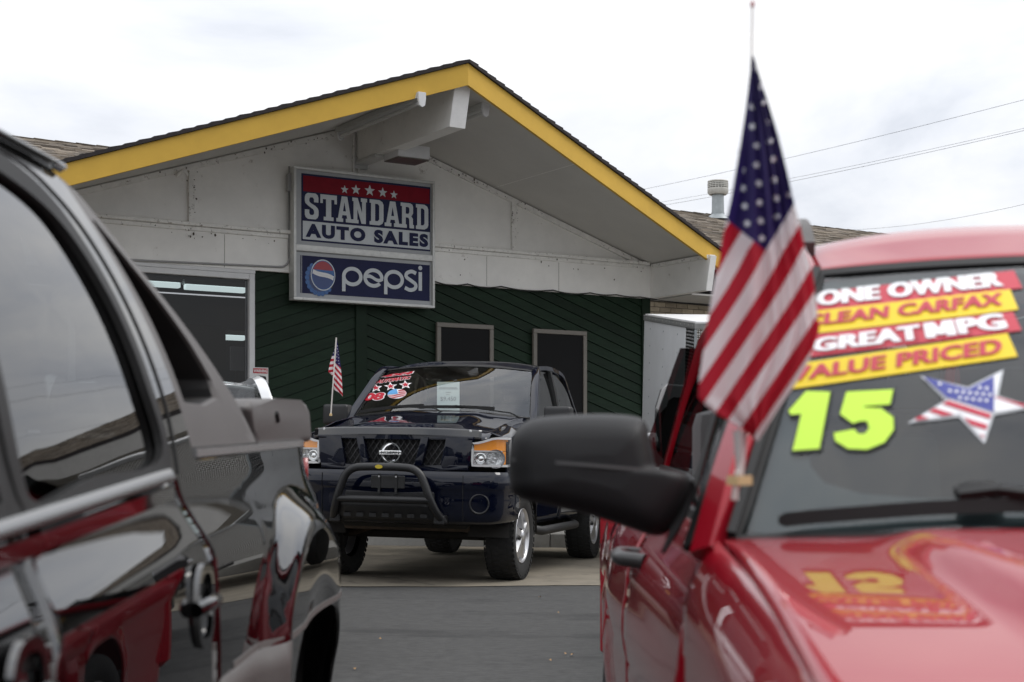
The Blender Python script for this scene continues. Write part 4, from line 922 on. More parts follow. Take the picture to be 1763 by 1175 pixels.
# greenhouse
CSH = .12           # the cab sits a little forward
def WS(u, v):
    a = Vector((-.42+CSH-.20*u*u, .915*u, 1.605-.055*u*u)); b = Vector((-1.18+CSH-.10*u*u, .805*u-.025, 2.095-.045*u*u)); p = a.lerp(b, v); p += Vector((.5, 0, .87))*.03*math.sin(PI*v)*(1-u*u*.5); return p
ws = grid('windscreen', lambda u, v: WS(2*u-1, v), 24, 14, M_wsh, blu)
wp = [WS(-1+2*k/16, 0) for k in range(17)]+[WS(1, k/8) for k in range(1, 9)]+[WS(1-2*k/16, 1) for k in range(1, 17)]+[WS(-1, 1-k/8) for k in range(1, 8)]
sweep('screen_seal', wp, rect(.028, .012), M_seal, ws, up=(.5, 0, .87), closed=True)
def roof_(u, v):
    w = 2*u-1; x0 = -1.18-.10*w*w; x = x0+(-2.62-x0)*v; y = -.02+w*(.79+.02*math.sin(PI*min(1, v*1.2))); z = 2.10+.085*math.sin(PI*min(1, .1+v*.8))**.8*sm(0, .25, v)-.055*abs(w)**4-.02*w*w-.05*sm(.75, 1, v)
    return (x, y, z)
grid('roof', roof_, 24, 20, M_blue, blu, thick=.02)
for sd in (-1, 1):
    P = [(-.56, sd*.965, 1.50), (-.66, sd*.95, 1.60), (-.98, sd*.885-.01, 1.86), (-1.22, sd*.845-.02, 2.03), (-1.36, sd*.81-.02, 2.075), (-1.8, sd*.815-.02, 2.10), (-2.3, sd*.81-.02, 2.085), (-2.48, sd*.82-.01, 2.03), (-2.60, sd*.84, 1.88), (-2.76, sd*.925, 1.56)]
    sweep('pillar_rail', crom(P, 5), [(-.024, -.04), (.024, -.04), (.028, 0), (.022, .03), (-.022, .03), (-.028, 0)], M_blue, blu, up=(0, sd, .25))
    sweep('centre_pillar', [(-1.75, sd*.945, 1.55), (-1.78, sd*.88, 1.85), (-1.79, sd*.825, 2.07)], rect(.07, .035), M_seal, blu, up=(0, sd, .3))
    def gl_(x00, x01, x10, x11):
        def f(u, v):
            xa, xb = x00+(x01-x00)*u, x10+(x11-x10)*u; return (xa+(xb-xa)*v, sd*(.945-.13*v-.012*(1-math.sin(PI*v))), 1.54+.52*v)
        return f
    g1 = grid('side_window', gl_(-.68, -1.72, -1.28, -1.76), 8, 8, M_tint, blu); g2 = grid('side_window', gl_(-1.80, -2.72, -1.82, -2.46), 8, 8, M_tint, blu)
    tube('belt_seal', [(-.66, sd*.955, 1.555), (-1.75, sd*.958, 1.56), (-2.74, sd*.956, 1.57)], .012, M_seal, blu, n=6)
obj('rear_window', [(-2.76, -.85, 1.58), (-2.76, .85, 1.58), (-2.58, .70, 2.02), (-2.58, -.70, 2.02)], [(0, 1, 2, 3)], M_tint, blu)
# wipers and cowl
grid('cowl', lambda u, v: (lambda y: (-.40-.16*y*y-.10*v, y, 1.575-.05*y*y-.02*v))((2*u-1)*.86), 16, 2, M_blkpl, blu, thick=.01)
for y0, y1, v1 in ((-.80, -.12, .055), (-.16, .55, .06)):
    wpz = [on for on in [Vector(WS(y0/.865+(y1-y0)/.865*k/8, .03+.035*k/8))+Vector((.03, 0, .022)) for k in range(9)]]
    wpr = sweep('wiper', wpz, rect(.014, .030), M_seal, blu); yy = y1+.22 if y1 < 0 else y1+.25
    sweep('wiper_arm', [wpz[4]+Vector((.02, 0, .012)), Vector(WS(min(.96, (yy-.1)/.865), .0))+Vector((.05, 0, .03)), Vector(WS(min(.98, yy/.865), -.03))+Vector((.05, 0, .0))], rect(.016, .012), M_seal, wpr)
# cabin
box('dashboard', (-1.15, -.62), (-.82, .82), (1.25, 1.50), M_int, blu, bevel=.05, seg=2); box('cabin_floor', (-2.7, -.6), (-.85, .85), (.75, .80), M_int, blu)
sw = lathe('steering_wheel', [(.175, -.012), (.19, 0), (.175, .012), (.165, 0), (.175, -.012)], (-1.22, .42, 1.50), (-.85, 0, .5), M_int, blu, n=28); tube('steering_column', [(-1.22, .42, 1.50), (-1.0, .42, 1.40)], .04, M_int, sw)
for sd in (-1, 1):
    st = prism('seat_back', [(-1.95, 1.0), (-1.75, 1.0), (-1.88, 1.72), (-1.98, 1.74)], (0, sd*.42-.26, 0), (1, 0, 0), (0, 0, 1), -.52, M_seat, blu, bevel=.04); box('headrest', (-2.0, -1.90), (sd*.42-.13, sd*.42+.13), (1.76, 1.93), M_seat, st, bevel=.03, seg=2)
    box('seat_cushion', (-1.85, -1.25), (sd*.42-.26, sd*.42+.26), (.95, 1.12), M_seat, blu, bevel=.04)
# bull bar
M_bar = mat('bar_black', (.010, .010, .011), .38, bump=.2, bscale=300)
half = [(1.06, .52, .585), (1.16, .475, .68), (1.205, .43, .80), (1.215, .385, .92), (1.215, .345, 1.0), (1.215, .27, 1.05), (1.215, .16, 1.062), (1.215, 0, 1.064)]
pth = crom(half+[(x, -y, z) for x, y, z in half[-2::-1]], 5); bb = tube('bull_bar', pth, .036, M_bar, blu, n=14, up=(1, 0, 0))
tube('cross_tube', [(1.205, -.435, .775), (1.205, .435, .775)], .03, M_bar, bb, n=12, up=(1, 0, 0))
sk = grid('skid_plate', lambda u, v: (1.19-.11*v, (2*u-1)*(.44+.07*v), .745-.165*v), 8, 4, M_bar, bb, thick=.006)
for k in range(7): yy = -.36+.12*k; box('skid_slot', (1.138, 1.146), (yy-.032, yy+.032), (.615, .648), M_dark, sk)
for sd in (-1, 1): box('bar_mount', (.95, 1.12), tuple(sorted((sd*.44, sd*.54))), (.56, .64), M_bar, bb, bevel=.01)
obj('bar_badge', [(1.2535, -.03+.036*math.cos(2*PI*k/20), 1.064+.018*math.sin(2*PI*k/20)) for k in range(20)], [tuple(range(20))], mat('badge_yellow', (.50, .38, .03), .35), bb)
# move the cab forward with its screen
for o in list(col.objects):
    r_ = o
    while r_.parent is not None and r_.parent is not blu: r_ = r_.parent
    if r_.parent is blu and o.type == 'MESH' and r_ is not ws and r_.name.split('.')[0] not in ('wheel', 'wiper', 'wheel_liner'):
        if o.data.get('warped'): continue
        o.data['warped'] = 1
        for v_ in o.data.vertices:
            x = v_.co.x; v_.co.x = x+CSH*sm(.35, -.45, x)*(1-sm(-2.75, -3.0, x))
# windscreen print
M_dred = mat('decal_red', (.45, .012, .03), .4); M_dwht = mat('decal_white', (.78, .78, .78), .4); M_dblu = mat('decal_blue', (.10, .32, .62), .4)
def wz(zx, zy): return (550+zx/6.912, 570+zy/6.912)
def on_ws(off): return lambda px, py: on_surf(WS, MB_, px, py, (-.5, .6), off)
def decal(txt, q, bold, shear=.25, sp=1.0):
    Q = [wz(*p) for p in q]; sh_o = text_shape(txt, bold+.05, shear, sp); sh_i = text_shape(txt, bold, shear, sp); bx = bbox(sh_i[0])
    put_print('decal_outline', sh_o, quad_fn(Q, on_ws(.003)), M_dwht, ws, box_=bx, cut=.12); put_print('decal_text', sh_i, quad_fn(Q, on_ws(.006)), M_dred, ws, box_=bx, cut=.12)
decal('4X4', [(732, 560), (1105, 518), (1122, 485), (772, 532)], .055, .2); decal('AUTOMATIC', [(672, 634), (1075, 577), (1090, 540), (700, 590)], .03, .1); decal('08', [(522, 838), (760, 822), (785, 737), (560, 748)], .05, .1)
for cx_, cy_ in ((675, 685), (850, 667), (1025, 648)):
    for k, off, m_ in ((1, .006, M_dwht), (.58, .009, M_dred)):
        pts = [wz(cx_+p[0]*80*k-p[1]*6, cy_-p[1]*54*k-p[0]*6*k) for p in star_pts(R=1, r=.42)]
        put_print('star_decal', (pts, [tuple(range(10))]), lambda u, v: on_ws(off)(u, v), m_, ws, box_=(0, 1, 0, 1))
def ellp(rx, ry, n=28): return [(rx*math.cos(2*PI*i/n), ry*math.sin(2*PI*i/n)) for i in range(n)]
def oval(px_, py_): return wz(925+px_*112-py_*3, 755-py_*56-px_*10)
def opoly(pts, off, m_): vs_ = [on_ws(off)(*oval(*p)) for p in pts]; obj('flag_decal', vs_, [tuple(range(len(pts)))], m_, ws)
opoly(ellp(1, 1), .006, M_dwht)
for k in range(4):
    yb = [-.78+.40*k, -.78+.40*k+.2]; top = []; bot = []
    for i in range(13):
        x = -.98+1.96*i/12; e_ = math.sqrt(max(0, 1-x*x))*.98
        if k >= 2 and x < .12: continue
        w2 = .12*math.sin(x*3); a, b = max(-e_, min(e_, yb[0]+w2)), max(-e_, min(e_, yb[1]+w2)); top.append((x, b)); bot.append((x, a))
    opoly(top+bot[::-1], .009, M_dred)
opoly([(p[0]*.98, p[1]*.98) for p in ellp(1, 1, 40) if p[0] < .14 and p[1] > -.05]+[(-.97, -.05), (.12, -.05)][0:2], .010, M_dblu)
# price sheet inside the glass
pq = [(752, 705.5), (791, 705.5), (791, 656), (752, 656)]
sheet = put_print('price_sheet', ([(0, 0), (1, 0), (1, 1), (0, 1)], [(0, 1, 2, 3)]), quad_fn(pq, lambda px, py: on_surf(WS, MB_, px, py, (.2, .3), -.012)), mat('sheet_paper', (.50, .55, .56), .5), ws, cut=.3)
def pr(q, sh, m_): put_print('sheet_print', sh, quad_fn(q, lambda px, py: on_surf(WS, MB_, px, py, (.2, .3), -.009)), m_, ws, cut=.3)
M_gry = mat('sheet_ink', (.20, .21, .22), .5); pr([(758, 690), (785, 690), (785, 682), (758, 682)], text_shape('$9,450', .0), M_gry)
for y, a, b in ((668, 755, 788), (666, 756, 786), (674, 767, 776), (678, 768, 774), (698, 763, 782), (701.5, 760, 786)): pr([(a, y+.7), (b, y+.7), (b, y), (a, y)], ([(0, 0), (1, 0), (1, 1), (0, 1)], [(0, 1, 2, 3)]), M_gry)

# ------------------------------------------------------------------ black sport truck, left foreground
gz = ground_z(-1.69, 4.42)
blk = thing('sport_truck', 'glossy black crew cab truck with grey sail panel in the left foreground', 'truck', (-1.67, 4.42, gz), (0, .026, -PI/2-.018))
M_black = mat('black_paint', (.002, .002, .0022), .4, coat=1.0, coatr=.012, spec=0); MATS['black_paint'].node_tree.nodes['Principled BSDF'].inputs['Coat IOR'].default_value = 2.1
M_gpl = mat('grey_plastic', (.105, .098, .095), .55, bump=.15, bscale=500, var=.05); M_gpl2 = mat('grey_plastic_light', (.16, .155, .15), .5, bump=.1, bscale=500)
M_priv = glass_mat('privacy_glass', (.05, .055, .055), .9, 2.0)
def bz(x): return 1.305-.045*max(0, x-1.38)            # belt line rises towards the rear
def yfl(x, z, v=0):
    y = 1.046
    z0 = z; z = z+(1.305-bz(x)); y -= .052*sm(1.11, 1.30, z)                  # shoulder ledge
    y -= .006*sm(1.285, 1.36, z); z = z0
    y -= .03*sm(.75, .45, z)
    y += .012*math.sin(PI*max(0, min(1, (z-.6)/.6)))
    y -= .14*sm(-.35, -1.2, x)                  # tail tapers
    d = math.hypot(x, (z-.42)*1.06); y += .055*sm(.86, .74, d)*(1-.35*sm(.60, .46, d))
    d2 = math.hypot(x-3.3, (z-.42)*1.06); y += .05*sm(.86, .74, d2)
    return y
def yup(z):
    t = max(0, z-1.31); return 1.006-.15*t-.42*t*t
def rearch(x): return max(.86 if abs(x) < .34 else .45, .42+.50*math.sqrt(max(0, 1-(x/.52)**2))) if abs(x) < .52 else .45
def fl_bot(x):
    a = .45
    if abs(x) < .56: a = .45+.42*(1-(abs(x)/.56)**4)**.5
    if abs(x-3.3) < .56: a = .45+.42*(1-(abs(x-3.3)/.56)**4)**.5
    return a
def cutx(z): return 1.165+.115*sm(1.12, 1.32, z)
def side_var(name, xa, xb, zb_, zt_, nx, nz, m, sd, off=0.0):
    """flank panel whose end lines xa(z), xb(z) may lean"""
    def f(u, v):
        x = xa(1)+(xb(1)-xa(1))*u; a = zb_(x); b = zt_(x); z = a+(b-a)*v; x = xa(z)+(xb(z)-xa(z))*u
        return (x, sd*(yfl(x, z)+off), z)
    o = grid(name, f, nx, nz, m, blk, thick=.014, offset=0); return auto_smooth(o, 60)
def belt(x): return 1.305 if x > 1.2 else 1.345+.012*(1.2-x)
for sd in (1, -1):
    dr = side_var('door', lambda z: cutx(z)+.006, lambda z: 2.225-.03*sm(1.0, 1.3, z), lambda x: .46, lambda x: bz(x)-.005, 22, 44, M_black, sd)
    df_ = side_var('door', lambda z: 2.235-.03*sm(1.0, 1.3, z), lambda z: 3.25, lambda x: .46 if x < 2.72 else fl_bot(x), lambda x: bz(x)-.005, 22, 44, M_black, sd)
    bed = side_var('bed_side', lambda z: cutx(z)-.004, lambda z: -1.17, fl_bot, lambda x: 1.345, 70, 48, M_black, sd)
    side_var('front_fender', lambda z: 3.26, lambda z: 4.2, fl_bot, lambda x: 1.25, 40, 30, M_black, sd)
    # handles
    for d, xh in ((dr, 1.30), (df_, 2.36)):
        c = Vector((xh, 0, 1.045))
        pth = [(c.x+.064*math.copysign(abs(math.cos(a))**.7, math.cos(a)), sd*(yfl(xh, 1.05)+.012), c.z+.076*math.copysign(abs(math.sin(a))**.7, math.sin(a))) for a in [2*PI*k/28 for k in range(28)]]
        rc = sweep('handle_bezel', pth, [(-.012, -.004), (.012, -.004), (.010, .007), (-.010, .007)], M_black, d, up=(0, sd, 0), closed=True)
        obj('handle_recess', [(p[0], sd*(yfl(xh, 1.05)+.004), p[2]) for p in pth], [tuple(range(28))], M_seal, d)
        tube('door_handle', crom([(xh-.085, sd*(yfl(xh, 1.05)+.015), 1.045), (xh-.04, sd*(yfl(xh, 1.05)+.026), 1.05), (xh+.04, sd*(yfl(xh, 1.05)+.026), 1.05), (xh+.085, sd*(yfl(xh, 1.05)+.015), 1.045)], 5), .016, M_black, d, n=10)
    # body side strips
    sweep('arch_molding', [(x, sd*(yfl(x, .88)+.004), .872) for x in [1.0-.1*k for k in range(17)]], rect(.010, .018), M_gpl2, bed)
    side_var('lower_cladding', lambda z: 1.15, lambda z: .56, lambda x: .40, lambda x: .865, 10, 8, M_gpl, sd, .006)
    sweep('belt_molding', [(x, sd*(yup(1.315)+.012), bz(x)+.008) for x in [1.36+.1*k for k in range(20)]], [(-sd*a_, b_) for a_, b_ in ((-.008, -.010), (.010, -.010), (.011, -.006), (-.002, .012), (-.010, .012))], mat('belt_chrome', (.30, .30, .30), .22, metal=.95), blk)
    sweep('belt_strip', [(x, sd*(yup(1.31)+.016), bz(x)-.027) for x in [1.38+.1*k for k in range(20)]], rect(.012, .028), mat('gloss_trim', (.004, .004, .004), .05, coat=1), blk)
    sweep('rail_molding', [(x, sd*(yfl(x, 1.34)+.004), 1.350) for x in [1.07-.1*k for k in range(18)]], rect(.02, .018), mat('rail_bright', (.55, .55, .55), .25, metal=.7), bed)
    # upper door frame, glass and seal
    def U(x, z, o_=0.0): return (x, sd*(yup(z)+o_), z-(1.305-bz(x))*(1-sm(1.32, 1.85, z)))
    # rear window loop (x, z): starts bottom rear, goes up, forward along the top, down the pillar
    inner = crom([(1.37, 1.325), (1.345, 1.50), (1.375, 1.69), (1.47, 1.83), (1.70, 1.885), (2.0, 1.895), (2.14, 1.885), (2.16, 1.60), (2.17, 1.325), (1.8, 1.322)], 6, True)
    inner = [(p.x, p.y) for p in [Vector((a[0], a[1])) for a in inner]]
    n_ = len(inner); outer = []
    for x, z in inner:
        c = (1.80, 1.58); dx, dz = x-c[0], z-c[1]; k = 9
        for _ in range(1):
            if dz > 1e-6: k = min(k, (1.94-c[1])/dz)
            if dz < -1e-6: k = min(k, (1.306-c[1])/dz)
            if dx > 1e-6: k = min(k, (2.20-c[0])/dx)
            if dx < -1e-6:
                # rear edge x = 1.09+.22*(z-1.33)
                den = dx-.22*dz; k2 = (1.09+.22*(c[1]-1.33)-c[0])/den
                if k2 > 0: k = min(k, k2)
        outer.append((c[0]+dx*k, c[1]+dz*k))
    vs_ = []
    for k in range(6): vs_ += [U(p[0]+(q[0]-p[0])*k/5, p[1]+(q[1]-p[1])*k/5) for p, q in zip(outer, inner)]
    fo = obj('cab_side', vs_, [(k*n_+i, k*n_+(i+1) % n_, (k+1)*n_+(i+1) % n_, (k+1)*n_+i) for k in range(5) for i in range(n_)], M_black, blk, True)
    tube('shut_line', [U(*p, .001) for p in [(p.x, p.y) for p in crom([(1.262, 1.31, 0), (1.245, 1.45, 0), (1.26, 1.65, 0), (1.30, 1.79, 0), (1.38, 1.87, 0), (1.52, 1.912, 0), (1.9, 1.922, 0), (2.18, 1.922, 0)], 5)]], .0035, M_seal, dr, n=5)
    cx0 = (sum(p[0] for p in inner)/n_, sum(p[1] for p in inner)/n_); vs_ = []; R_ = 6
    for k in range(R_+1):
        for p in inner: x = cx0[0]+(p[0]-cx0[0])*k/R_; z = cx0[1]+(p[1]-cx0[1])*k/R_; vs_.append(U(x, z, -.016))
    fs_ = [(k*n_+i, k*n_+(i+1) % n_, (k+1)*n_+(i+1) % n_, (k+1)*n_+i) for k in range(R_) for i in range(n_)]
    obj('side_window', vs_, fs_, M_priv, dr, True)
    sweep('window_seal', [U(*p, -.004) for p in inner], rect(.045, .016), M_seal, dr, up=(0, sd, .3), closed=True)
    # front window
    inn2 = [(2.26, 1.325), (2.25, 1.60), (2.24, 1.885), (2.6, 1.87), (2.85, 1.75), (3.05, 1.58), (3.22, 1.33)]
    obj('side_window', [U(*p, -.016) for p in inn2], [tuple(range(7))], M_priv, df_); sweep('window_seal', [U(*p, -.004) for p in inn2], rect(.04, .016), M_seal, df_, up=(0, sd, .3), closed=True)
    sweep('front_pillar', [U(3.30, 1.27), U(3.10, 1.56), U(2.9, 1.79), U(2.62, 1.92)], rect(.10, .05), M_black, blk, up=(0, sd, .3)); sweep('middle_pillar', [U(2.205, 1.31, -.01), U(2.195, 1.60, -.01), U(2.19, 1.92, -.01)], rect(.09, .03), M_seal, blk, up=(0, sd, .3))
    # sail panel
    def lin(P, k=5): return [(P[i][0]+(P[(i+1) % len(P)][0]-P[i][0])*j/k, P[i][1]+(P[(i+1) % len(P)][1]-P[i][1])*j/k) for i in range(len(P)) for j in range(k)]
    so_ = lin([(1.088, 1.356), (1.15, 1.63), (1.215, 1.935), (1.14, 1.912), (.99, 1.785), (.80, 1.675), (.60, 1.555), (.42, 1.445), (.31, 1.356), (.70, 1.356)])
    sl_ = lin([(1.052, 1.462), (1.09, 1.64), (1.158, 1.845), (1.135, 1.845), (1.02, 1.762), (.90, 1.685), (.79, 1.605), (.70, 1.52), (.70, 1.478), (.86, 1.458)])
    n_ = len(so_); ys = lambda z: yup(z)-.003
    vs_ = []; RG = [(0, -.012), (.07, 0), (.3, 0), (.55, 0), (.8, 0), (.97, 0), (1, -.010), (1, -.12)]
    for k, o_ in RG: vs_ += [(so_[i][0]*(1-k)+sl_[i][0]*k, sd*(ys(so_[i][1]*(1-k)+sl_[i][1]*k)+o_), so_[i][1]*(1-k)+sl_[i][1]*k) for i in range(n_)]
    fs_ = [(k*n_+i, k*n_+(i+1) % n_, (k+1)*n_+(i+1) % n_, (k+1)*n_+i) for k in range(7) for i in range(n_)]+[tuple(7*n_+i for i in range(n_))]
    sp_ = obj('sail_panel', vs_, fs_, M_gpl, blk); sp_.data.materials.append(mat('recess_black', (.012, .011, .011), .7))
    for p_ in list(sp_.data.polygons)[6*n_:]: p_.material_index = 1
    auto_smooth(sp_, 45)
    # inner wall of the sail
    obj('sail_inner', [(x, sd*(yup(z)-.16), z) for x, z in so_], [tuple(range(n_))], M_gpl, sp_)
    obj('sail_edge', [(x, sd*(yup(z)-.016), z) for x, z in so_]+[(x, sd*(yup(z)-.16), z) for x, z in so_], [(i, (i+1) % n_, n_+(i+1) % n_, n_+i) for i in range(n_)], M_gpl, sp_)
    # cargo box cap at the rear of the rail
    pr_ = [(.27, 1.352), (.33, 1.395), (.41, 1.455), (.36, 1.478), (.0, 1.486), (-.45, 1.488), (-.58, 1.48), (-.65, 1.455), (-.70, 1.352)]
    cp = prism('cargo_cap', pr_, (0, sd*.990, 0), (1, 0, 0), (0, 0, 1), .35*sd, M_gpl, blk, bevel=.022, seg=3, smooth=True)
    tube('cap_latch', [(.02, sd*.993, 1.445), (-.005, sd*.993, 1.42)], .007, M_seal, cp, n=6)
    # tail lamp
    grid('tail_lamp', lambda u, v: (-1.02-.20*math.sin(u*PI/2), sd*(.905-.10*(1-math.cos(u*PI/2))+.016), .93+.36*v), 8, 6, mat('lamp_red', (.30, .015, .015), .12, coat=1), blk, thick=.02)
    for x in (0, 3.3): wheel(blk, x, sd*.86, .40, .26, .25, sd)
    grid('wheel_liner', lambda u, v: (.55*math.cos(PI*u), sd*(.55+.40*v), .42+.46*math.sin(PI*u)), 14, 2, M_seal, blk); grid('wheel_liner', lambda u, v: (3.3+.55*math.cos(PI*u), sd*(.55+.40*v), .42+.46*math.sin(PI*u)), 14, 2, M_seal, blk)
    mr = box('door_mirror', (3.42, 3.58), tuple(sorted((sd*1.06, sd*1.26))), (1.28, 1.50), M_black, blk, bevel=.04, seg=3); box('mirror_arm', (3.45, 3.55), tuple(sorted((sd*.94, sd*1.07))), (1.30, 1.36), M_black, mr, bevel=.01)
box('rear_bumper', (-1.30, -.60), (-.93, .93), (.46, .80), M_gpl2, blk, bevel=.07, seg=4); box('tailgate', (-1.20, -1.15), (-.88, .88), (.80, 1.38), M_black, blk, bevel=.02)
box('frame_core', (-1.1, 4.1), (-.80, .80), (.35, .62), M_seal, blk); box('floor_core', (.65, 2.7), (-.88, .88), (.62, .90), M_seal, blk); box('engine_core', (3.3, 4.15), (-.80, .80), (.9, 1.15), M_seal, blk)
box('bed_cover', (-1.1, 1.05), (-.62, .62), (1.40, 1.44), M_gpl, blk, bevel=.015)
def broof(u, v):
    w = math.sin((2*u-1)*PI/2); x = 1.19+(2.75-1.19)*v; aw = min(1, abs(w))
    z = 1.94+.042*(1-aw**2.4)**.5-.03*(1-sm(0, .15, v))*(1-aw); y = w*yup(1.94)
    return (x, y, z)
grid('roof', broof, 40, 16, M_black, blk, thick=.02)
for sd in (1, -1): sweep('roof_rack', crom([(1.62, sd*.64, 1.945), (1.72, sd*.64, 1.995), (2.2, sd*.64, 2.01), (2.7, sd*.62, 1.99), (2.8, sd*.62, 1.93)], 4), [(-.022, -.012), (.022, -.012), (.018, .016), (-.018, .016)], M_seal, blk)
grid('windscreen', lambda u, v: (3.35-.75*v-.15*(2*u-1)**2, (2*u-1)*(.86-.15*v), 1.27+.62*v), 10, 6, M_priv, blk)
grid('hood', lambda u, v: (3.30+.95*v, (2*u-1)*.90, 1.29-.10*v-.05*(2*u-1)**4), 12, 10, M_black, blk, thick=.015)
box('front_end', (4.16, 4.30), (-.95, .95), (.50, 1.18), M_black, blk, bevel=.08, seg=3); obj('rear_window', [(1.17, -.72, 1.40), (1.17, .72, 1.40), (1.22, .66, 1.88), (1.22, -.66, 1.88)], [(0, 1, 2, 3)], M_priv, blk)

# ------------------------------------------------------------------ red vehicle, right foreground
RX0, RY0 = 1.26, 2.10; gz = ground_z(RX0, RY0)
red = thing('red_car', 'bright red car with sales stickers across its windscreen in the right foreground', 'car', (RX0, RY0, gz), (0, .022, -PI/2))
MR = basis(red); MRI = MR.inverted()
def rl(px, py, D): return MRI @ at(px, py, D)
M_red = mat('red_paint', (.33, .003, .014), .42, metal=.15, coat=1.0, coatr=.012, spec=.1); MATS['red_paint'].node_tree.nodes['Principled BSDF'].inputs['Coat IOR'].default_value = 1.45
M_mirb = mat('mirror_black', (.011, .011, .012), .55, spec=.35, bump=.12, bscale=600); M_mirl = mat('mirror_seam', (.09, .09, .09), .4)
def WR(u, v):
    a = Vector((-.42-.26*u*u, .853*u, 1.256-.024*u*u)); b = Vector((-1.13-.12*u*u, .585*u, 1.79-.018*u*u)); p = a.lerp(b, v)
    return p+Vector((.6, 0, .8))*.035*math.sin(PI*v)*(1-.4*u*u)
M_wsr = glass_mat('red_car_windscreen', (.62, .72, .72), 1.0, 1.62)
rws = grid('windscreen', lambda u, v: WR(2*u-1, v), 30, 18, M_wsr, red)
# printed black border just under the glass
def frit(u0, u1, v0, v1, nm='frit_band'):
    grid(nm, lambda u, v: Vector(WR(u0+(u1-u0)*u, v0+(v1-v0)*v))-Vector((.6, 0, .8))*.006, 10, 10, M_frit, rws)
M_frit = mat('frit_grey', (.016, .018, .021), .35)
lo, li = [], []
for k in range(64):
    a = 2*PI*(k+.5)/64; c, s = math.cos(a), math.sin(a); m_ = max(abs(c), abs(s)); lo.append((c/m_, .5+.5*s/m_)); e_ = .22; m2 = (abs(c)**7+abs(s)**7)**(1/7)
    li.append((c/m2*.90, .53+.5*s/m2*.84))
vs_ = []
for k in range(4): vs_ += [Vector(WR(a[0]+(b[0]-a[0])*k/3, max(0, min(1, a[1]+(b[1]-a[1])*k/3))))-Vector((.6, 0, .8))*.006 for a, b in zip(lo, li)]
obj('frit_band', vs_, [(k*64+i, k*64+(i+1) % 64, (k+1)*64+(i+1) % 64, (k+1)*64+i) for k in range(3) for i in range(64)], M_frit, rws, True)
loop = [WR(-1+2*k/20, 0) for k in range(21)]+[WR(1, k/10) for k in range(1, 11)]+[WR(1-2*k/20, 1) for k in range(1, 21)]+[WR(-1, 1-k/10) for k in range(1, 10)]
sweep('screen_seal', loop, rect(.026, .014), M_seal, rws, up=(.6, 0, .8), closed=True)
# hood with raised centre
def rhood(u, v):
    y = (2*u-1)*.875; ay = abs(y); x0 = -.40-.27*(y/.875)**2; xf = .86-.22*y*y; x = x0+(xf-x0)*v
    yb = .60-.14*v; z = 1.245-.165*v**1.35-.022*(ay/.875)**3+.034*sm(yb+.075, yb, ay)*sm(-.02, .14, v)-.06*sm(.9, 1, v)
    y *= 1+.035*v
    return (x, y, z)
grid('hood', rhood, 70, 40, M_red, red, thick=.012)
def rz_f(x): return interp([(-.75, 1.232), (-.4, 1.205), (.0, 1.165), (.45, 1.10), (.80, 1.03)], x)
def rfy(x, z, v):
    zt = rz_f(x); y = .905-.0+.025*0
    y = .935-.055*max(0, (z-(zt-.15))/.15)**2.0
    d = math.hypot(x, z-.36); y += .025*sm(.52, .42, d); y -= .03*sm(.7, .4, z)+.05*sm(.35, .85, x)
    return y+.0
def rsy(x, z, v):
    y = .935-.075*sm(1.02, 1.22, z)-.025*sm(.75, .4, z)+.012*sm(.78, .86, z)*sm(1.0, .92, z); d = math.hypot(x+3.30, z-.36); y += .025*sm(.56, .42, d)-.07*sm(-2.6, -4.3, x); return y
def ty(x): return 1-.27*sm(-1.2, -3.2, x)          # the cabin narrows to the rear
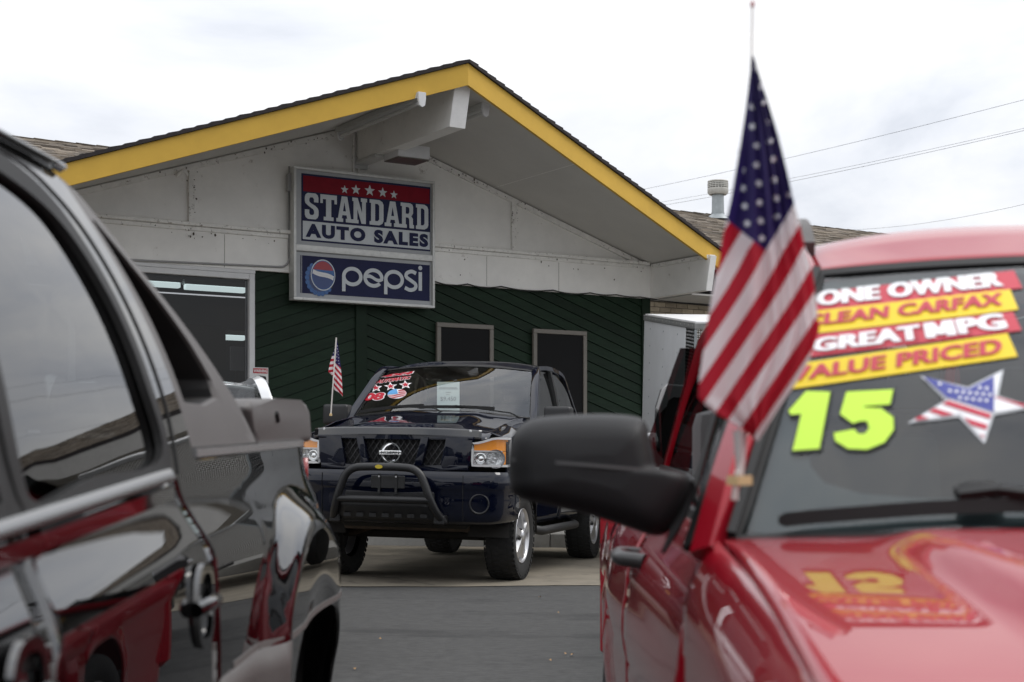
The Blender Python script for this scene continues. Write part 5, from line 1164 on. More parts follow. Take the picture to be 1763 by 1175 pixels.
for sd in (-1, 1):
    fe = side_skin('fender', .82, -.735, arch(0, .36, .42, .32), rz_f, rfy, 50, 22, M_red, red, sd)
    d1 = side_skin('door', -.745, -2.08, lambda x: .34, lambda x: 1.232, rsy, 16, 24, M_red, red, sd); d2 = side_skin('door', -2.09, -3.05, lambda x: .34, lambda x: 1.242, rsy, 12, 24, M_red, red, sd)
    side_skin('rear_quarter', -3.06, -4.40, arch(-3.30, .36, .42, .36), lambda x: 1.25, rsy, 40, 22, M_red, red, sd)
    for d, xh in ((d1, -1.95),):
        tube('door_handle', crom([(xh-.11, sd*.905, 1.09), (xh-.08, sd*.965, 1.095), (xh+.06, sd*.975, 1.095), (xh+.11, sd*.915, 1.09)], 5), .020, mat('handle_dark', (.05, .05, .05), .35) if d is d1 else M_red, d, n=10)
    # pillar and roof rail
    P = [Vector(WR(sd*1.0, 0))+Vector((-.03, sd*.045, -.03))]+[Vector(WR(sd*1.0, k/5))+Vector((-.02, sd*.045, .0)) for k in range(1, 6)]+[Vector((-1.5, sd*.635, 1.845)), Vector((-2.4, sd*.65, 1.865)), Vector((-3.5, sd*.655, 1.845)), Vector((-4.0, sd*.68, 1.76)), Vector((-4.38, sd*.81, 1.26))]
    P = [Vector((p.x, p.y*ty(p.x), p.z)) for p in P]
    sweep('pillar_rail', crom(P, 4), [(-.034, -.022), (.034, -.022), (.038, .0), (.028, .024), (-.026, .024), (-.036, .006)], M_red, red, up=(.35, sd*.7, .5))
    sweep('pillar_gasket', [Vector(WR(sd*1.0, k/8))+Vector((.004, sd*.008, .006)) for k in range(9)], rect(.016, .03), M_seal, red, up=(.5, 0, .8))
    def gl2(x00, x01, x10, x11):
        def f(u, v):
            xa, xb = x00+(x01-x00)*u, x10+(x11-x10)*u; x_ = xa+(xb-xa)*v; return (x_, sd*ty(x_)*(.845-.20*v+.02*math.sin(PI*v)), 1.235+.575*v)
        return f
    grid('side_window', gl2(-.82, -1.84, -1.32, -1.86), 8, 8, M_tint, red); grid('side_window', gl2(-1.96, -2.55, -1.96, -2.55), 8, 8, M_tint, red); grid('side_window', gl2(-2.65, -4.20, -2.63, -3.85), 8, 8, M_priv, red)
    for xb in (-1.90, -2.60): sweep('door_pillar', [(xb, sd*.852*ty(xb), 1.22), (xb, sd*.765*ty(xb), 1.52), (xb, sd*.66*ty(xb), 1.83)], rect(.08, .02), M_seal, red, up=(0, sd, .3))
    sweep('window_trim', [(x_, sd*.866*ty(x_), 1.238+.006*k) for k, x_ in enumerate((-.80, -1.5, -2.0, -2.6, -3.4, -4.3))], rect(.014, .03), M_seal, red)
    sweep('window_trim', [Vector(WR(sd, k/6))+Vector((-.075, sd*.075, -.02)) for k in range(7)]+[Vector((x_, sd*.675*ty(x_), 1.80)) for x_ in (-1.6, -2.2, -2.9, -3.8)], rect(.03, .014), M_seal, red, up=(.3, sd*.7, .4))
    sweep('roof_rack', crom([(x_, sd*.585*ty(x_), z_) for x_, z_ in ((-1.42, 1.845), (-1.52, 1.905), (-1.75, 1.93), (-2.4, 1.935), (-3.4, 1.92), (-3.7, 1.86))], 5), [(-.02, -.035), (.02, -.035), (.016, .022), (-.016, .022)], M_gpl, red)
    grid('shoulder', lambda u, v: (lambda x_: (x_, sd*(rsy(x_, 1.235, 0)*(1-v)+(.842*ty(x_))*v), 1.236+.004*v+.012*sm(-.8, -4, x_)))(-.76-3.62*u), 30, 3, M_red, red)
    for x in (0, -3.30): wheel(red, x, sd*.80, .36, .23, .23, sd)
def rroof(u, v):
    w = 2*u-1; x0 = -1.13-.12*w*w; x = x0+(-4.0-x0)*v; d = x0-x
    z = 1.79-.018*w*w+.12*sm(0, .34, d)**.8-.035*abs(w)**4*sm(0, .3, d)-.06*sm(2.2, 2.9, d); return (x, w*ty(x)*(.60+.03*sm(0, .6, d)), z)
grid('roof', rroof, 30, 30, M_red, red, thick=.02)
grid('cowl', lambda u, v: (lambda y: (-.395-.27*y*y/.73-.03-.07*v, y, 1.232-.02*y*y-.015*v))((2*u-1)*.86), 16, 2, M_blkpl, red, thick=.01)
box('dashboard', (-1.25, -.72), (-.78, .78), (1.00, 1.20), M_int, red, bevel=.05, seg=2); box('inner_floor', (-4.2, -.6), (-.78, .78), (.45, .50), M_int, red); box('under_core', (-4.3, .7), (-.70, .70), (.30, .46), M_seal, red)
obj('rear_window', [(-4.38, -.72, 1.27), (-4.38, .72, 1.27), (-4.05, .58, 1.76), (-4.05, -.58, 1.76)], [(0, 1, 2, 3)], M_priv, red)
box('tail_panel', (-4.48, -4.38), (-.88, .88), (.45, 1.25), M_red, red, bevel=.03); box('nose', (.62, .86), (-.85, .85), (.35, .98), M_red, red, bevel=.08, seg=3)
for sd in (-1, 1):
    st = prism('seat_back', [(-1.95, .75), (-1.75, .75), (-1.90, 1.42), (-2.0, 1.44)], (0, sd*.38-.25, 0), (1, 0, 0), (0, 0, 1), -.5, M_seat, red, bevel=.04); box('headrest', (-2.04, -1.93), (sd*.38-.12, sd*.38+.12), (1.46, 1.64), M_seat, st, bevel=.03, seg=2)
box('rear_bench', (-3.35, -3.15), (-.62, .62), (.6, 1.50), M_seat, red, bevel=.06, seg=2)
lathe('steering_wheel', [(.17, -.012), (.185, 0), (.17, .012), (.16, 0), (.17, -.012)], (-1.28, .38, 1.15), (-.85, 0, .5), M_int, red, n=28)
# mirror
def mp_(pts, D): return [rl(px, py, D) for px, py in pts]
def mirror_shell(name, pts, D0, m, rings):
    """rounded shell: outline shrinks over rings (dist towards camera, scale)"""
    P = crom([(a, b, 0) for a, b in pts], 4, True); P = [(p.x, p.y) for p in P]; n_ = len(P); cx_ = sum(p[0] for p in P)/n_; cy_ = sum(p[1] for p in P)/n_; vs_ = []
    for d, k in rings:
        for x, y in P: vs_.append(rl(cx_+(x-cx_)*k[0], cy_+(y-cy_)*k[1], D0-d))
    R_ = len(rings); fs_ = [(k*n_+i, k*n_+(i+1) % n_, (k+1)*n_+(i+1) % n_, (k+1)*n_+i) for k in range(R_-1) for i in range(n_)]+[tuple(range(n_)), tuple((R_-1)*n_+i for i in range(n_))[::-1]]
    o = obj(name, vs_, fs_, m, red); return auto_smooth(o, 60)
full = [(877, 820), (880, 845), (900, 860), (960, 874), (1030, 892), (1090, 912), (1128, 923), (1152, 914), (1178, 872), (1190, 830), (1172, 814), (1132, 806), (1123, 775), (1113, 732), (1096, 718), (1040, 713), (965, 715), (915, 722), (889, 740), (879, 768), (876, 795)]
mlow = mirror_shell('door_mirror', full, 2.95, M_mirb, [(-.12, (.92, .88)), (-.07, (1, 1)), (.01, (1.0, 1.0)), (.045, (.985, .97)), (.072, (.945, .90)), (.092, (.86, .76)), (.102, (.70, .56)), (.106, (.35, .28))])
sweep('mirror_seam', [rl(882+296*k/12, 792+24*(k/12)**1.2, 2.95-.047-.062*math.sin(PI*min(1, .04+k/12.5))**.5) for k in range(13)], rect(.006, .006), M_mirl, mlow)
sweep('mirror_foot', [rl(1182, 822, 2.95), rl(1188, 850, 2.96), rl(1165, 905, 2.93), rl(1142, 950, 2.90)], [(-.03, -.012), (.03, -.012), (.03, .012), (-.03, .012)], M_mirb, mlow, up=(0, -1, 0), scale=[.9, 1, .7, .25])
# wiper
def onw(px, py, off): return on_surf(WR, MR, px, py, (-.4, .1), off)
wb = [onw(p.x, p.y, .020) for p in crom([(1346, 909, 0), (1400, 903, 0), (1500, 895, 0), (1600, 888, 0), (1700, 884, 0), (1800, 882, 0)], 4)]
wi = sweep('wiper', wb, [(-.006, -.013), (.006, -.013), (.004, .012), (-.004, .012)], M_seal, red, scale=[.55]+[1]*(len(wb)-1)); sweep('wiper_arm', [onw(1655, 876, .036), onw(1720, 872, .040), onw(1800, 890, .05)], rect(.014, .016), M_seal, wi, up=(.6, 0, .8))
sweep('wiper_joint', [onw(1650, 874, .030), onw(1665, 866, .032), onw(1705, 864, .032), onw(1722, 874, .030)], rect(.022, .02), M_seal, wi, up=(.6, 0, .8))
# stickers
def rz(zx, zy): return (1330+zx/3.672, 460+zy/3.672)
def on_wr(off): return lambda px, py: on_surf(WR, MR, px, py, (-.4, .5), off)
M_brd = mat('banner_red', (.52, .035, .06), .45); M_byl = mat('banner_yellow', (.80, .58, .005), .45); M_bwt = mat('banner_white', (.85, .85, .86), .45); M_lime = mat('sticker_lime', (.58, .90, .06), .45); M_lout = mat('sticker_outline', (.02, .02, .02), .5)
UNIT = ([(0, 0), (1, 0), (1, 1), (0, 1)], [(0, 1, 2, 3)])
LM = [(0, 0), (0, 1), (.30, 1), (.5, .42), (.70, 1), (1, 1), (1, 0), (.74, 0), (.74, .60), (.59, .14), (.41, .14), (.26, .60), (.26, 0)]
def banner(q, txt, tq, mb, mt, bold, sp=1.05):
    put_print('sticker_banner', UNIT, quad_fn([rz(*p) for p in q], on_wr(.0025)), mb, rws, cut=.12)
    if mt is M_bwt:
        sh = text_shape(txt.replace('M', 'H'), bold*.5, 0, sp); put_print('sticker_shadow', sh, quad_fn([rz(p[0]+12, p[1]+6) for p in tq], on_wr(.0035)), mat('banner_dark_red', (.38, .02, .04), .5), rws, cut=.1)
    for dx, oo in ((-9, .0047), (0, .005), (9, .0053)):
        fn = quad_fn([rz(p[0]+dx*(1 if mt is M_bwt else .55), p[1]) for p in tq], on_wr(oo))
        runs = [(txt, 0, 1)] if 'M' not in txt else [('GREAT', 0, .555), ('M', .590, .735), ('PG', .760, 1)]
        for w_, a_, b_ in runs:
            sh = loops_shape([LM]) if w_ == 'M' else text_shape(w_, bold*.45, 0, sp)
            put_print('sticker_text', sh, lambda u, v, a_=a_, b_=b_, fn=fn: fn(a_+(b_-a_)*u, v), mt, rws, cut=.1)
banner([(190, 292), (1580, 140), (1525, 28), (190, 178)], 'ONE OWNER', [(285, 258), (1455, 132), (1425, 42), (290, 165)], M_brd, M_bwt, .06)
banner([(130, 443), (1555, 275), (1500, 145), (130, 300)], 'CLEAN CARFAX', [(205, 388), (1450, 252), (1452, 172), (215, 315)], M_byl, M_brd, .055)
banner([(100, 592), (1575, 408), (1520, 288), (100, 452)], 'GREAT MPG', [(255, 550), (1485, 402), (1440, 303), (270, 465)], M_brd, M_bwt, .06)
banner([(105, 780), (1550, 572), (1485, 425), (105, 625)], 'VALUE PRICED', [(110, 735), (1445, 558), (1445, 462), (120, 650)], M_byl, M_brd, .055)
L1 = [(.20, 0), (.78, 0), (1.0, 1.0), (.55, 1.0), (.0, .66), (.02, .58), (.34, .58)]
L1 = [(130, 1172), (300, 1160), (368, 800), (215, 795), (105, 920), (120, 945), (185, 940)]
L5 = [(470, 800), (765, 785), (745, 880), (585, 890), (578, 898), (690, 905), (765, 960), (768, 1040), (710, 1120), (600, 1165), (480, 1160), (400, 1110), (390, 1060), (520, 1035), (545, 1065), (585, 1065), (615, 1030), (600, 985), (560, 985), (510, 1000), (430, 940)]
def blob(pts, k, off, m_, nm):
    cx_ = sum(p[0] for p in pts)/len(pts); cy_ = sum(p[1] for p in pts)/len(pts)
    vs_, fs_ = loops_shape([pts]); vs_, fs_ = cut_long(vs_, fs_, 90)
    obj(nm, [on_wr(off)(*rz(*v)) for v in vs_], fs_, m_, rws)
def grow(pts, g):
    a = sum(pts[i][0]*pts[(i+1) % len(pts)][1]-pts[(i+1) % len(pts)][0]*pts[i][1] for i in range(len(pts))); s = 1 if a > 0 else -1; r = []
    for i in range(len(pts)):
        p, q, t = Vector(pts[i-1]), Vector(pts[i]), Vector(pts[(i+1) % len(pts)]); e1, e2 = (q-p).normalized(), (t-q).normalized(); n1, n2 = Vector((e1.y, -e1.x))*s, Vector((e2.y, -e2.x))*s; nn = (n1+n2); nn = nn/max(.35, nn.length_squared/2*1.0) if nn.length > .2 else n1; r.append(tuple(q+nn*g))
    return r
for lp in (L1, L5):
    blob(grow(lp, 13), 1, .0025, M_lout, 'sticker_outline'); blob(lp, 1, .0045, M_lime, 'sticker_digit')
ST = [(935, 695), (1235, 768), (1460, 655), (1425, 822), (1660, 895), (1400, 942), (1340, 1125), (1180, 955), (855, 995), (1095, 850)]
M_gst = mat('star_edge', (.62, .64, .66), .4); M_flb = mat('star_blue', (.05, .06, .30), .4); M_flr = mat('star_red', (.50, .02, .05), .4)
blob(ST, 1, .0025, M_gst, 'star_sticker'); inn = grow(ST, -16); blob(inn, 1, .004, M_bwt, 'star_field')
def pclip(poly, f):
    r = []
    for i in range(len(poly)):
        a, b = poly[i], poly[(i+1) % len(poly)]; fa, fb = f(a), f(b)
        if fa >= 0: r.append(a)
        if (fa >= 0) != (fb >= 0): k = fa/(fa-fb); r.append((a[0]+(b[0]-a[0])*k, a[1]+(b[1]-a[1])*k))
    return r
tris = [(inn[9], inn[0], inn[1]), (inn[1], inn[2], inn[3]), (inn[3], inn[4], inn[5]), (inn[5], inn[6], inn[7]), (inn[7], inn[8], inn[9]), (inn[1], inn[3], inn[5]), (inn[1], inn[5], inn[7]), (inn[1], inn[7], inn[9])]
def star_piece(f1, f2, off, m_, nm):
    for t_ in tris:
        q = pclip(list(t_), f1)
        if len(q) > 2: q = pclip(q, f2)
        if len(q) > 2: obj(nm, [on_wr(off)(*rz(*p)) for p in q], [tuple(range(len(q)))], m_, rws)
line = lambda p, s, c: (s*(p[1]-c-.32*(p[0]-1200)))
star_piece(lambda p: -line(p, 1, 868), lambda p: 1400-p[0]+.0 if True else 1, .0055, M_flb, 'star_blue_field')
for c in (885, 960, 1035): star_piece(lambda p, c=c: line(p, 1, c-(60 if p[0] > 1400 else 0)*0), lambda p, c=c: -line(p, 1, c+34), .0055, M_flr, 'star_stripe')
for c in (742, 800): star_piece(lambda p, c=c: min(line(p, 1, c), (p[0]-1405)*.3), lambda p, c=c: -line(p, 1, c+30), .0055, M_flr, 'star_stripe')
for k in range(26):
    x = 1060+(k % 9)*42+(21 if (k//9) % 2 else 0); y = 770+(k//9)*38+(x-1200)*.1
    def inside(x, y):
        c_ = False
        for i in range(10):
            a, b = inn[i], inn[i-1]
            if (a[1] > y) != (b[1] > y) and x < (b[0]-a[0])*(y-a[1])/(b[1]-a[1])+a[0]: c_ = not c_
        return c_
    if all(inside(x+dx, y+dy) for dx in (-14, 14) for dy in (-12, 12)) and line((x, y), 1, 868) < -14 and x < 1392: obj('star_dot', [on_wr(.007)(*rz(x+11*math.cos(t), y+10*math.sin(t))) for t in [i*PI/4 for i in range(8)]], [tuple(range(8))], M_bwt, rws)

# ------------------------------------------------------------------ flags
def flag_mat(name, red_, white_, blue_):
    m = bpy.data.materials.new(name); m.use_nodes = True; t = m.node_tree; b = t.nodes['Principled BSDF']; b.inputs['Roughness'].default_value = .75
    a = t.nodes.new('ShaderNodeAttribute'); a.attribute_name = 'stripe'; c = t.nodes.new('ShaderNodeAttribute'); c.attribute_name = 'canton'
    md = t.nodes.new('ShaderNodeMath'); md.operation = 'PINGPONG'; md.inputs[1].default_value = 1.0; hf = t.nodes.new('ShaderNodeMath'); hf.operation = 'MODULO'; hf.inputs[1].default_value = 2.0
    t.links.new(a.outputs['Fac'], hf.inputs[0]); gt = t.nodes.new('ShaderNodeMath'); gt.operation = 'GREATER_THAN'; gt.inputs[1].default_value = 1.0; t.links.new(hf.outputs[0], gt.inputs[0])
    m1 = t.nodes.new('ShaderNodeMix'); m1.data_type = 'RGBA'; m1.inputs['A'].default_value = (*red_, 1); m1.inputs['B'].default_value = (*white_, 1); t.links.new(gt.outputs[0], m1.inputs['Factor'])
    g2 = t.nodes.new('ShaderNodeMath'); g2.operation = 'GREATER_THAN'; g2.inputs[1].default_value = 0.0; t.links.new(c.outputs['Fac'], g2.inputs[0])
    m2 = t.nodes.new('ShaderNodeMix'); m2.data_type = 'RGBA'; m2.inputs['B'].default_value = (*blue_, 1); t.links.new(m1.outputs['Result'], m2.inputs['A']); t.links.new(g2.outputs[0], m2.inputs['Factor']); t.links.new(m2.outputs['Result'], b.inputs['Base Color'])
    # thin cloth lets some light through
    tl = t.nodes.new('ShaderNodeBsdfTranslucent'); mx = t.nodes.new('ShaderNodeMixShader'); mx.inputs['Fac'].default_value = .45; t.links.new(m2.outputs['Result'], tl.inputs['Color'])
    o = t.nodes['Material Output']; t.links.new(b.outputs[0], mx.inputs[1]); t.links.new(tl.outputs[0], mx.inputs[2]); t.links.new(mx.outputs[0], o.inputs['Surface'])
    wv = t.nodes.new('ShaderNodeTexNoise'); wv.inputs['Scale'].default_value = 30; bp = t.nodes.new('ShaderNodeBump'); bp.inputs['Strength'].default_value = .15; t.links.new(wv.outputs['Fac'], bp.inputs['Height']); t.links.new(bp.outputs['Normal'], b.inputs['Normal'])
    return m
M_flag = flag_mat('flag_cloth', (.50, .014, .035), (.86, .83, .84), (.026, .014, .12)); M_fstar = mat('flag_star', (.70, .70, .74), .7); M_staff = mat('staff_white', (.62, .58, .54), .4); M_wood = mat('pale_wood', (.55, .40, .20), .6)
def make_flag(root, y0, y1, left, right, stripe, canton, depth, bulge, fold, ny, nx, stars, sr):
    Mi = basis(root).inverted()
    def D(u, y, back=0): return depth-(bulge*math.sin(PI*u)**.7+fold(u, y))*(-.8 if back else 1)*min(1, (y-y0+8)/80)
    for back in (0, 1):
        vs_, sA, cA = [], [], []
        for j in range(ny+1):
            y = y0+(y1-y0)*j/ny; xa, xb = interp(left, y), interp(right, y)
            for i in range(nx+1):
                u = i/nx; x = xa+(xb-xa)*u; vs_.append(Mi @ at(x, y, D(u, y, back))); sA.append(max(.001, stripe(x, y))); cA.append(canton(x, y))
        fs_ = [(j*(nx+1)+i, j*(nx+1)+i+1, (j+1)*(nx+1)+i+1, (j+1)*(nx+1)+i) for j in range(ny) for i in range(nx)]
        o = obj('cloth', vs_, fs_, M_flag, root, True)
        for nm, arr in (('stripe', sA), ('canton', cA)): a = o.data.attributes.new(nm, 'FLOAT', 'POINT'); a.data.foreach_set('value', arr)
        if not back: front = o
    for sx, sy in stars:
        xa, xb = interp(left, sy), interp(right, sy); u = (sx-xa)/max(1, xb-xa)
        q = []
        for p in star_pts(R=sr, r=.45, rot=PI/2+.1):
            x, y = sx+p[0]*(.75 if u < .12 or u > .88 else .9), sy-p[1]; uu_ = min(1, max(0, (x-interp(left, y))/max(1, interp(right, y)-interp(left, y)))); q.append(Mi @ at(x, y, D(uu_, y)-.0025*depth/2.8))
        obj('star', q, [tuple(range(10))], M_fstar, front)
p = at(1269, 862, 2.56); big = thing('large_flag', 'striped flag with starred blue canton on a thin staff clipped to the red car', 'flag', p, (0, 0, 0)); Mi = basis(big).inverted()
Lb = [(96, 1294.5), (138, 1289.6), (187, 1284), (248, 1275), (300, 1266), (339, 1259.5), (378, 1251), (410, 1244), (445, 1239), (490, 1229), (551, 1219), (604, 1211), (650, 1204), (686, 1202), (714, 1233), (727, 1259), (745, 1286), (761, 1303)]
Rb = [(96, 1297.5), (138, 1310), (187, 1326), (235, 1340), (287, 1353), (348, 1367), (390, 1378), (423, 1385), (458, 1396), (482, 1401), (535, 1406.5), (566, 1411), (590, 1404), (623, 1392), (661, 1370), (702, 1341), (761, 1305)]
X7 = [(300, 1400), (350, 1368), (400, 1338), (432, 1318), (465, 1301), (500, 1280.5), (538, 1256), (575, 1231), (594, 1218), (660, 1173), (700, 1146), (780, 1092)]
zs = lambda a: [(1180+x/2.35, y/2.35) for x, y in a]
STARS = zs([(310, 965), (250, 905), (305, 895), (370, 878), (240, 835), (300, 820), (367, 803), (420, 787), (233, 762), (297, 743), (360, 728), (230, 688), (288, 668), (357, 645), (222, 615), (288, 590), (343, 572), (270, 512), (340, 492), (268, 432), (318, 418), (307, 350), (283, 280), (186, 852)])
make_flag(big, 97, 760, Lb, Rb, lambda x, y: 7+(x-interp(X7, y))/31.0, lambda x, y: 1 if False else min((378+(x-1250)*.79)-y, (interp(X7, y)-x) if y > 330 else 50), 2.56, .028, lambda u, y: .010*math.sin(9*u+y*.011)+.008*math.sin(5*u*u*6-y*.006), 150, 44, STARS, 7.2)
tube('staff', [Mi @ at(1295.5, 10, 2.56), Mi @ at(1294, 100, 2.56), Mi @ at(1269, 862, 2.56)], .0021, M_staff, big, n=6)
lathe('staff_tip', [(0, .012), (.004, .006), (.004, 0)], Mi @ at(1295.5, 12, 2.56), (0, 0, 1), mat('tip_red', (.35, .08, .08), .4), big, n=10)
grid('sleeve', lambda u, v: Mi @ at(1262+26*u-(1-u)*-2*v+v*(4 if u < .5 else -9), 742+90*v, 2.555-.012*math.sin(PI*u)), 6, 6, mat('sleeve_cloth', (.50, .46, .45), .8), big)
pn = sweep('clothes_peg', [Mi @ at(1254, 827, 2.545), Mi @ at(1270, 828, 2.535), Mi @ at(1292, 827, 2.545)], [(-.006, -.008), (.006, -.008), (.006, .008), (-.006, .008)], M_wood, big); tube('peg_tie', [Mi @ at(1270, 812, 2.535), Mi @ at(1264, 860, 2.545)], .006, M_staff, big, n=6)
# small flag on the blue truck
f7 = lambda x, y: (550+x/6.912, 570+y/6.912); DF = 15.0
p = at(*f7(135, 1010), DF); small = thing('small_flag', 'small striped flag on a white staff by the blue pickup mirror', 'flag', p); Mi = basis(small).inverted()
def tabz(a): return sorted([(570+y/6.912, 550+x/6.912) for x, y in a])
Ls = tabz([(202, 95), (188, 180), (165, 260), (135, 340), (115, 430), (103, 490), (130, 512), (158, 540), (166, 620), (172, 700), (240, 740), (272, 780)]); Rs = tabz([(206, 95), (222, 180), (235, 280), (250, 400), (262, 520), (270, 640), (276, 740), (278, 780)])
def stp(x, y):
    X, Y = (x-550)*6.912, (y-570)*6.912; sx = 200-(Y-80)*.07
    return 3+(Y-300+(X-150)*.15)/32 if X < sx else 7+(Y-(385+(X-188)*1.15))/36
def ctn(x, y):
    X, Y = (x-550)*6.912, (y-570)*6.912; sx = 200-(Y-80)*.07
    return 297-Y if X < sx else 382+(X-188)*.85-Y
ss = [f7(*q) for q in ((212, 180), (213, 215), (222, 245), (208, 262), (222, 285), (206, 310), (228, 322), (199, 350), (226, 356), (232, 390), (166, 262), (182, 222), (186, 255))]
make_flag(small, 570+95/6.912, 570+778/6.912, Ls, Rs, stp, ctn, DF, .03, lambda u, y: .02*math.sin(u*7+y*.05), 100, 30, ss, 1.05)
tube('staff', [Mi @ at(*f7(201, 80), DF-.03), Mi @ at(*f7(135, 1010), DF-.03)], .0075, M_staff, small, n=6); lathe('staff_foot', [(0, 0), (.014, 0), (.014, .02), (0, .03)], Mi @ at(*f7(135, 1012), DF-.03), (0, 0, 1), M_wood, small, n=8)

# ------------------------------------------------------------------ two half-hidden vehicles
def simple_car(name, label, cat, loc, rz_, paint, L_, W_, belt_, roof_h, a_base, a_top, c_top, c_base, glass, mirror=None):
    r = thing(name, label, cat, loc, (0, 0, rz_)); hw = W_/2; fa = .85; ra = fa+L_*.60
    # x runs back from the nose at 0 to -L_
    def yb(x, z, v): return hw-.05*sm(belt_-.25, belt_, z)-.03*sm(.6, .3, z)-.12*sm(-.45, 0, x)-.10*sm(-L_+.4, -L_, x)
    for sd in (-1, 1):
        def zb_(x):
            for c in (-fa, -ra):
                if abs(x-c) < .40: return .34+math.sqrt(.16-(x-c)**2)
            return .28
        segs = [(0, -1.25, 'fender'), (-1.26, -2.35, 'door'), (-2.36, -3.2, 'door'), (-3.21, -L_, 'rear_quarter')]
        for a, b, nm in segs:
            o = side_skin(nm, a, b, zb_, lambda x: interp([(-L_, belt_), (-1.4, belt_), (-.1, belt_-.16), (0, belt_-.22)], x), yb, 26, 10, paint, r, sd)
            if nm == 'door': box('door_handle', ((a+b)/2-.45, (a+b)/2-.27), tuple(sorted((sd*(hw-.03), sd*(hw+.02)))), (belt_-.16, belt_-.13), paint, o, bevel=.008)
        P = [(-a_base, sd*(hw-.10), belt_-.02), (-(a_base+a_top)/2, sd*(hw-.17), (belt_+roof_h)/2+.02), (-a_top, sd*(hw-.23), roof_h-.05), (-(a_top+c_top)/2, sd*(hw-.23), roof_h-.01), (-c_top, sd*(hw-.24), roof_h-.06), (-c_base, sd*(hw-.10), belt_)]
        sweep('pillar_rail', crom(P, 5), [(-.03, -.035), (.03, -.035), (.034, .01), (.02, .032), (-.02, .032), (-.034, .01)], paint, r, up=(0, sd, .3))
        grid('side_window', lambda u, v: (-(a_base+.1+(c_base-a_base-.2)*u)*(1-v)-(a_top+.05+(c_top-a_top-.1)*u)*v, sd*(hw-.10-.135*v), belt_+(roof_h-.06-belt_)*v), 8, 6, glass, r)
        sweep('centre_pillar', [(-2.36, sd*(hw-.085), belt_), (-2.36, sd*(hw-.225), roof_h-.05)], rect(.09, .02), M_seal, r, up=(0, sd, .3))
        for x in (-fa, -ra): wheel(r, x, sd*(hw-.13), .33, .22, .21, sd)
        box('headlight', (-.22, -.04), tuple(sorted((sd*(hw-.42), sd*(hw-.16)))), (belt_-.34, belt_-.22), M_clear, r, bevel=.03); box('tail_lamp', (-L_-.01, -L_+.1), tuple(sorted((sd*(hw-.35), sd*(hw-.12)))), (belt_-.25, belt_-.05), mat('lamp_red', (.3, .015, .015), .12), r, bevel=.02)
    def rf(u, v):
        w = 2*u-1; x = -(a_top+(c_top-a_top)*v); return (x, w*(hw-.235), roof_h-.045*abs(w)**3-.045*sm(.2, 0, v)-.05*sm(.8, 1, v)+.0)
    grid('roof', rf, 20, 14, paint, r, thick=.02); grid('hood', lambda u, v: (-.05-(a_base-.05)*v, (2*u-1)*(hw-.12), belt_-.20+.19*v**.7-.03*(2*u-1)**4), 14, 10, paint, r, thick=.015)
    ws_ = grid('windscreen', lambda u, v: (-(a_base+(a_top-a_base)*v)-.08*(2*u-1)**2*(1-v), (2*u-1)*(hw-.12-.125*v), belt_-.01+(roof_h-.05-belt_)*v), 12, 8, glass, r)
    grid('rear_window', lambda u, v: (-(c_base+(c_top-c_base)*v), (2*u-1)*(hw-.12-.125*v), belt_+(roof_h-.06-belt_)*v), 10, 6, glass, r)
    box('front_bumper', (-.12, .06), (-hw+.10, hw-.10), (.30, belt_-.36), paint, r, bevel=.06, seg=3); box('rear_bumper', (-L_-.08, -L_+.1), (-hw+.08, hw-.08), (.32, belt_-.30), paint, r, bevel=.06, seg=3); box('tail_panel', (-L_-.02, -L_+.06), (-hw+.1, hw-.1), (belt_-.32, belt_), paint, r, bevel=.02)
    box('grille', (.0, .075), (-.35, .35), (belt_-.52, belt_-.36), M_dark, r, bevel=.01); box('floor_core', (-L_+.1, -.1), (-hw+.18, hw-.18), (.26, .55), M_seal, r); box('cabin_core', (-c_base+.2, -a_base-.2), (-hw+.2, hw-.2), (.56, belt_-.12), M_int, r)
    for sd in (-1, 1): box('seat_back', (-2.25, -2.12), (sd*.36-.22, sd*.36+.22), (belt_-.1, belt_+.28), M_seat, r, bevel=.05, seg=2)
    if mirror:
        for sd in (-1, 1): mr = box('door_mirror', (-a_base-.32, -a_base-.18), tuple(sorted((sd*(hw+.02), sd*(hw+.20)))), (belt_-.0, belt_+.14), paint, r, bevel=.04, seg=3)
    return r
M_wcar = mat('white_car_paint', (.62, .63, .64), .35, coat=1)
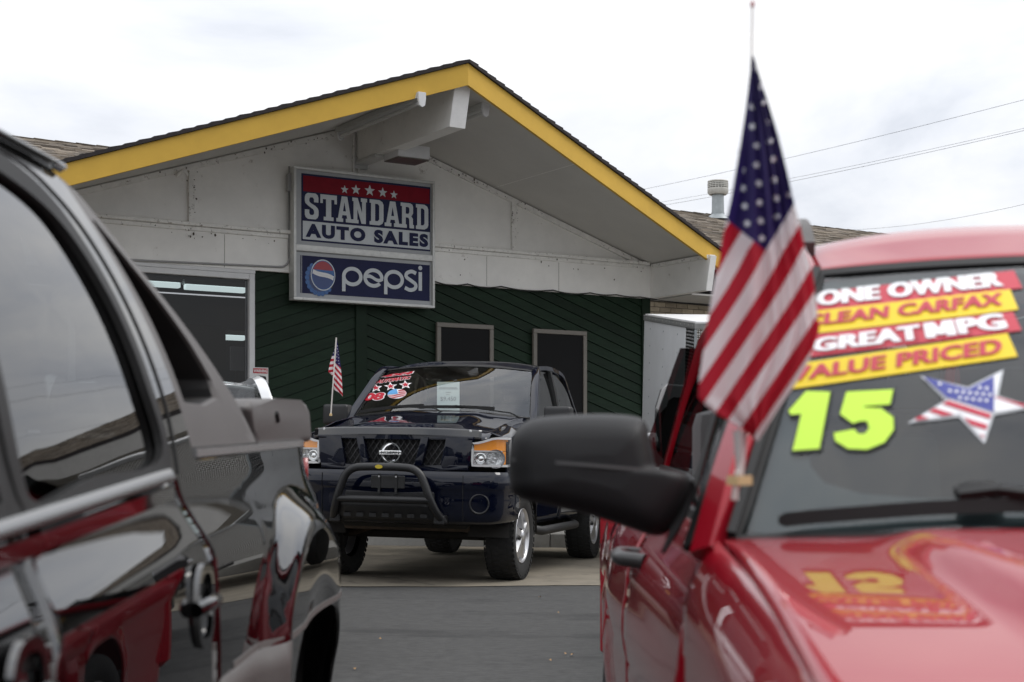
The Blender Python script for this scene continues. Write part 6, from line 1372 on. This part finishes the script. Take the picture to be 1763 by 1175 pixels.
simple_car('white_car', 'white car mostly hidden behind the black truck', 'car', (-1.93, 8.3, ground_z(-2.2, 9)), math.atan2(-1, .25), M_wcar, 4.5, 1.80, 1.08, 1.76, .98, 1.55, 3.55, 4.1, M_tint)
# big truck behind the red car, only its towing mirror and cab edge show
M_dtr = mat('dark_truck_paint', (.012, .012, .014), .3, coat=1)
tk = simple_car('parked_truck', 'black truck with tall chrome towing mirror hidden behind the red car', 'truck', (2.78, 6.6, ground_z(2.35, 7)), -PI/2, M_dtr, 5.4, 2.0, 1.28, 1.86, 1.25, 1.85, 4.0, 4.3, M_tint)
MT = basis(tk); MTI = MT.inverted(); DT = 8.1
def tkp(px, py, D=DT): return MTI @ at(px, py, D)
hs = [(1128, 700), (1136, 672), (1146, 664), (1205, 668), (1214, 690), (1214, 770), (1200, 800), (1150, 800), (1132, 780), (1126, 740)]
def shell(name, pts, D0, D1, m, k1=.9):
    a = [tkp(x, y, D0) for x, y in pts]; cx_ = sum(p[0] for p in pts)/len(pts); cy_ = sum(p[1] for p in pts)/len(pts); b = [tkp(x, y, D0-.03) for x, y in [(cx_+(x-cx_)*k1, cy_+(y-cy_)*k1) for x, y in pts]]; c = [tkp(x, y, D1) for x, y in pts]; n_ = len(pts)
    o = obj(name, c+a+b, [(k*n_+i, k*n_+(i+1) % n_, (k+1)*n_+(i+1) % n_, (k+1)*n_+i) for k in range(2) for i in range(n_)]+[tuple(2*n_+i for i in range(n_)), tuple(range(n_))[::-1]], m, tk); return auto_smooth(o, 40)
m_ = shell('towing_mirror', hs, DT, DT+.12, M_blkpl)
o = shell('mirror_chrome_cap', [(1128, 705), (1140, 668), (1148, 661), (1206, 665), (1210, 686), (1160, 684), (1150, 690), (1146, 702), (1134, 715)], DT-.03, DT+.10, mat('satin_silver', (.45, .45, .45), .3, metal=.6)); o.parent = m_
lathe('mirror_knuckle', [(0, .05), (.035, .045), (.045, 0), (.035, -.045), (0, -.05)], tkp(1123, 760), (0, 0, 1), M_chrome, m_, n=16)
tube('mirror_arm', [tkp(1210, 780), tkp(1475, 800)], .03, M_blkpl, m_); tube('mirror_arm', [tkp(1210, 720), tkp(1475, 740)], .03, M_blkpl, m_)
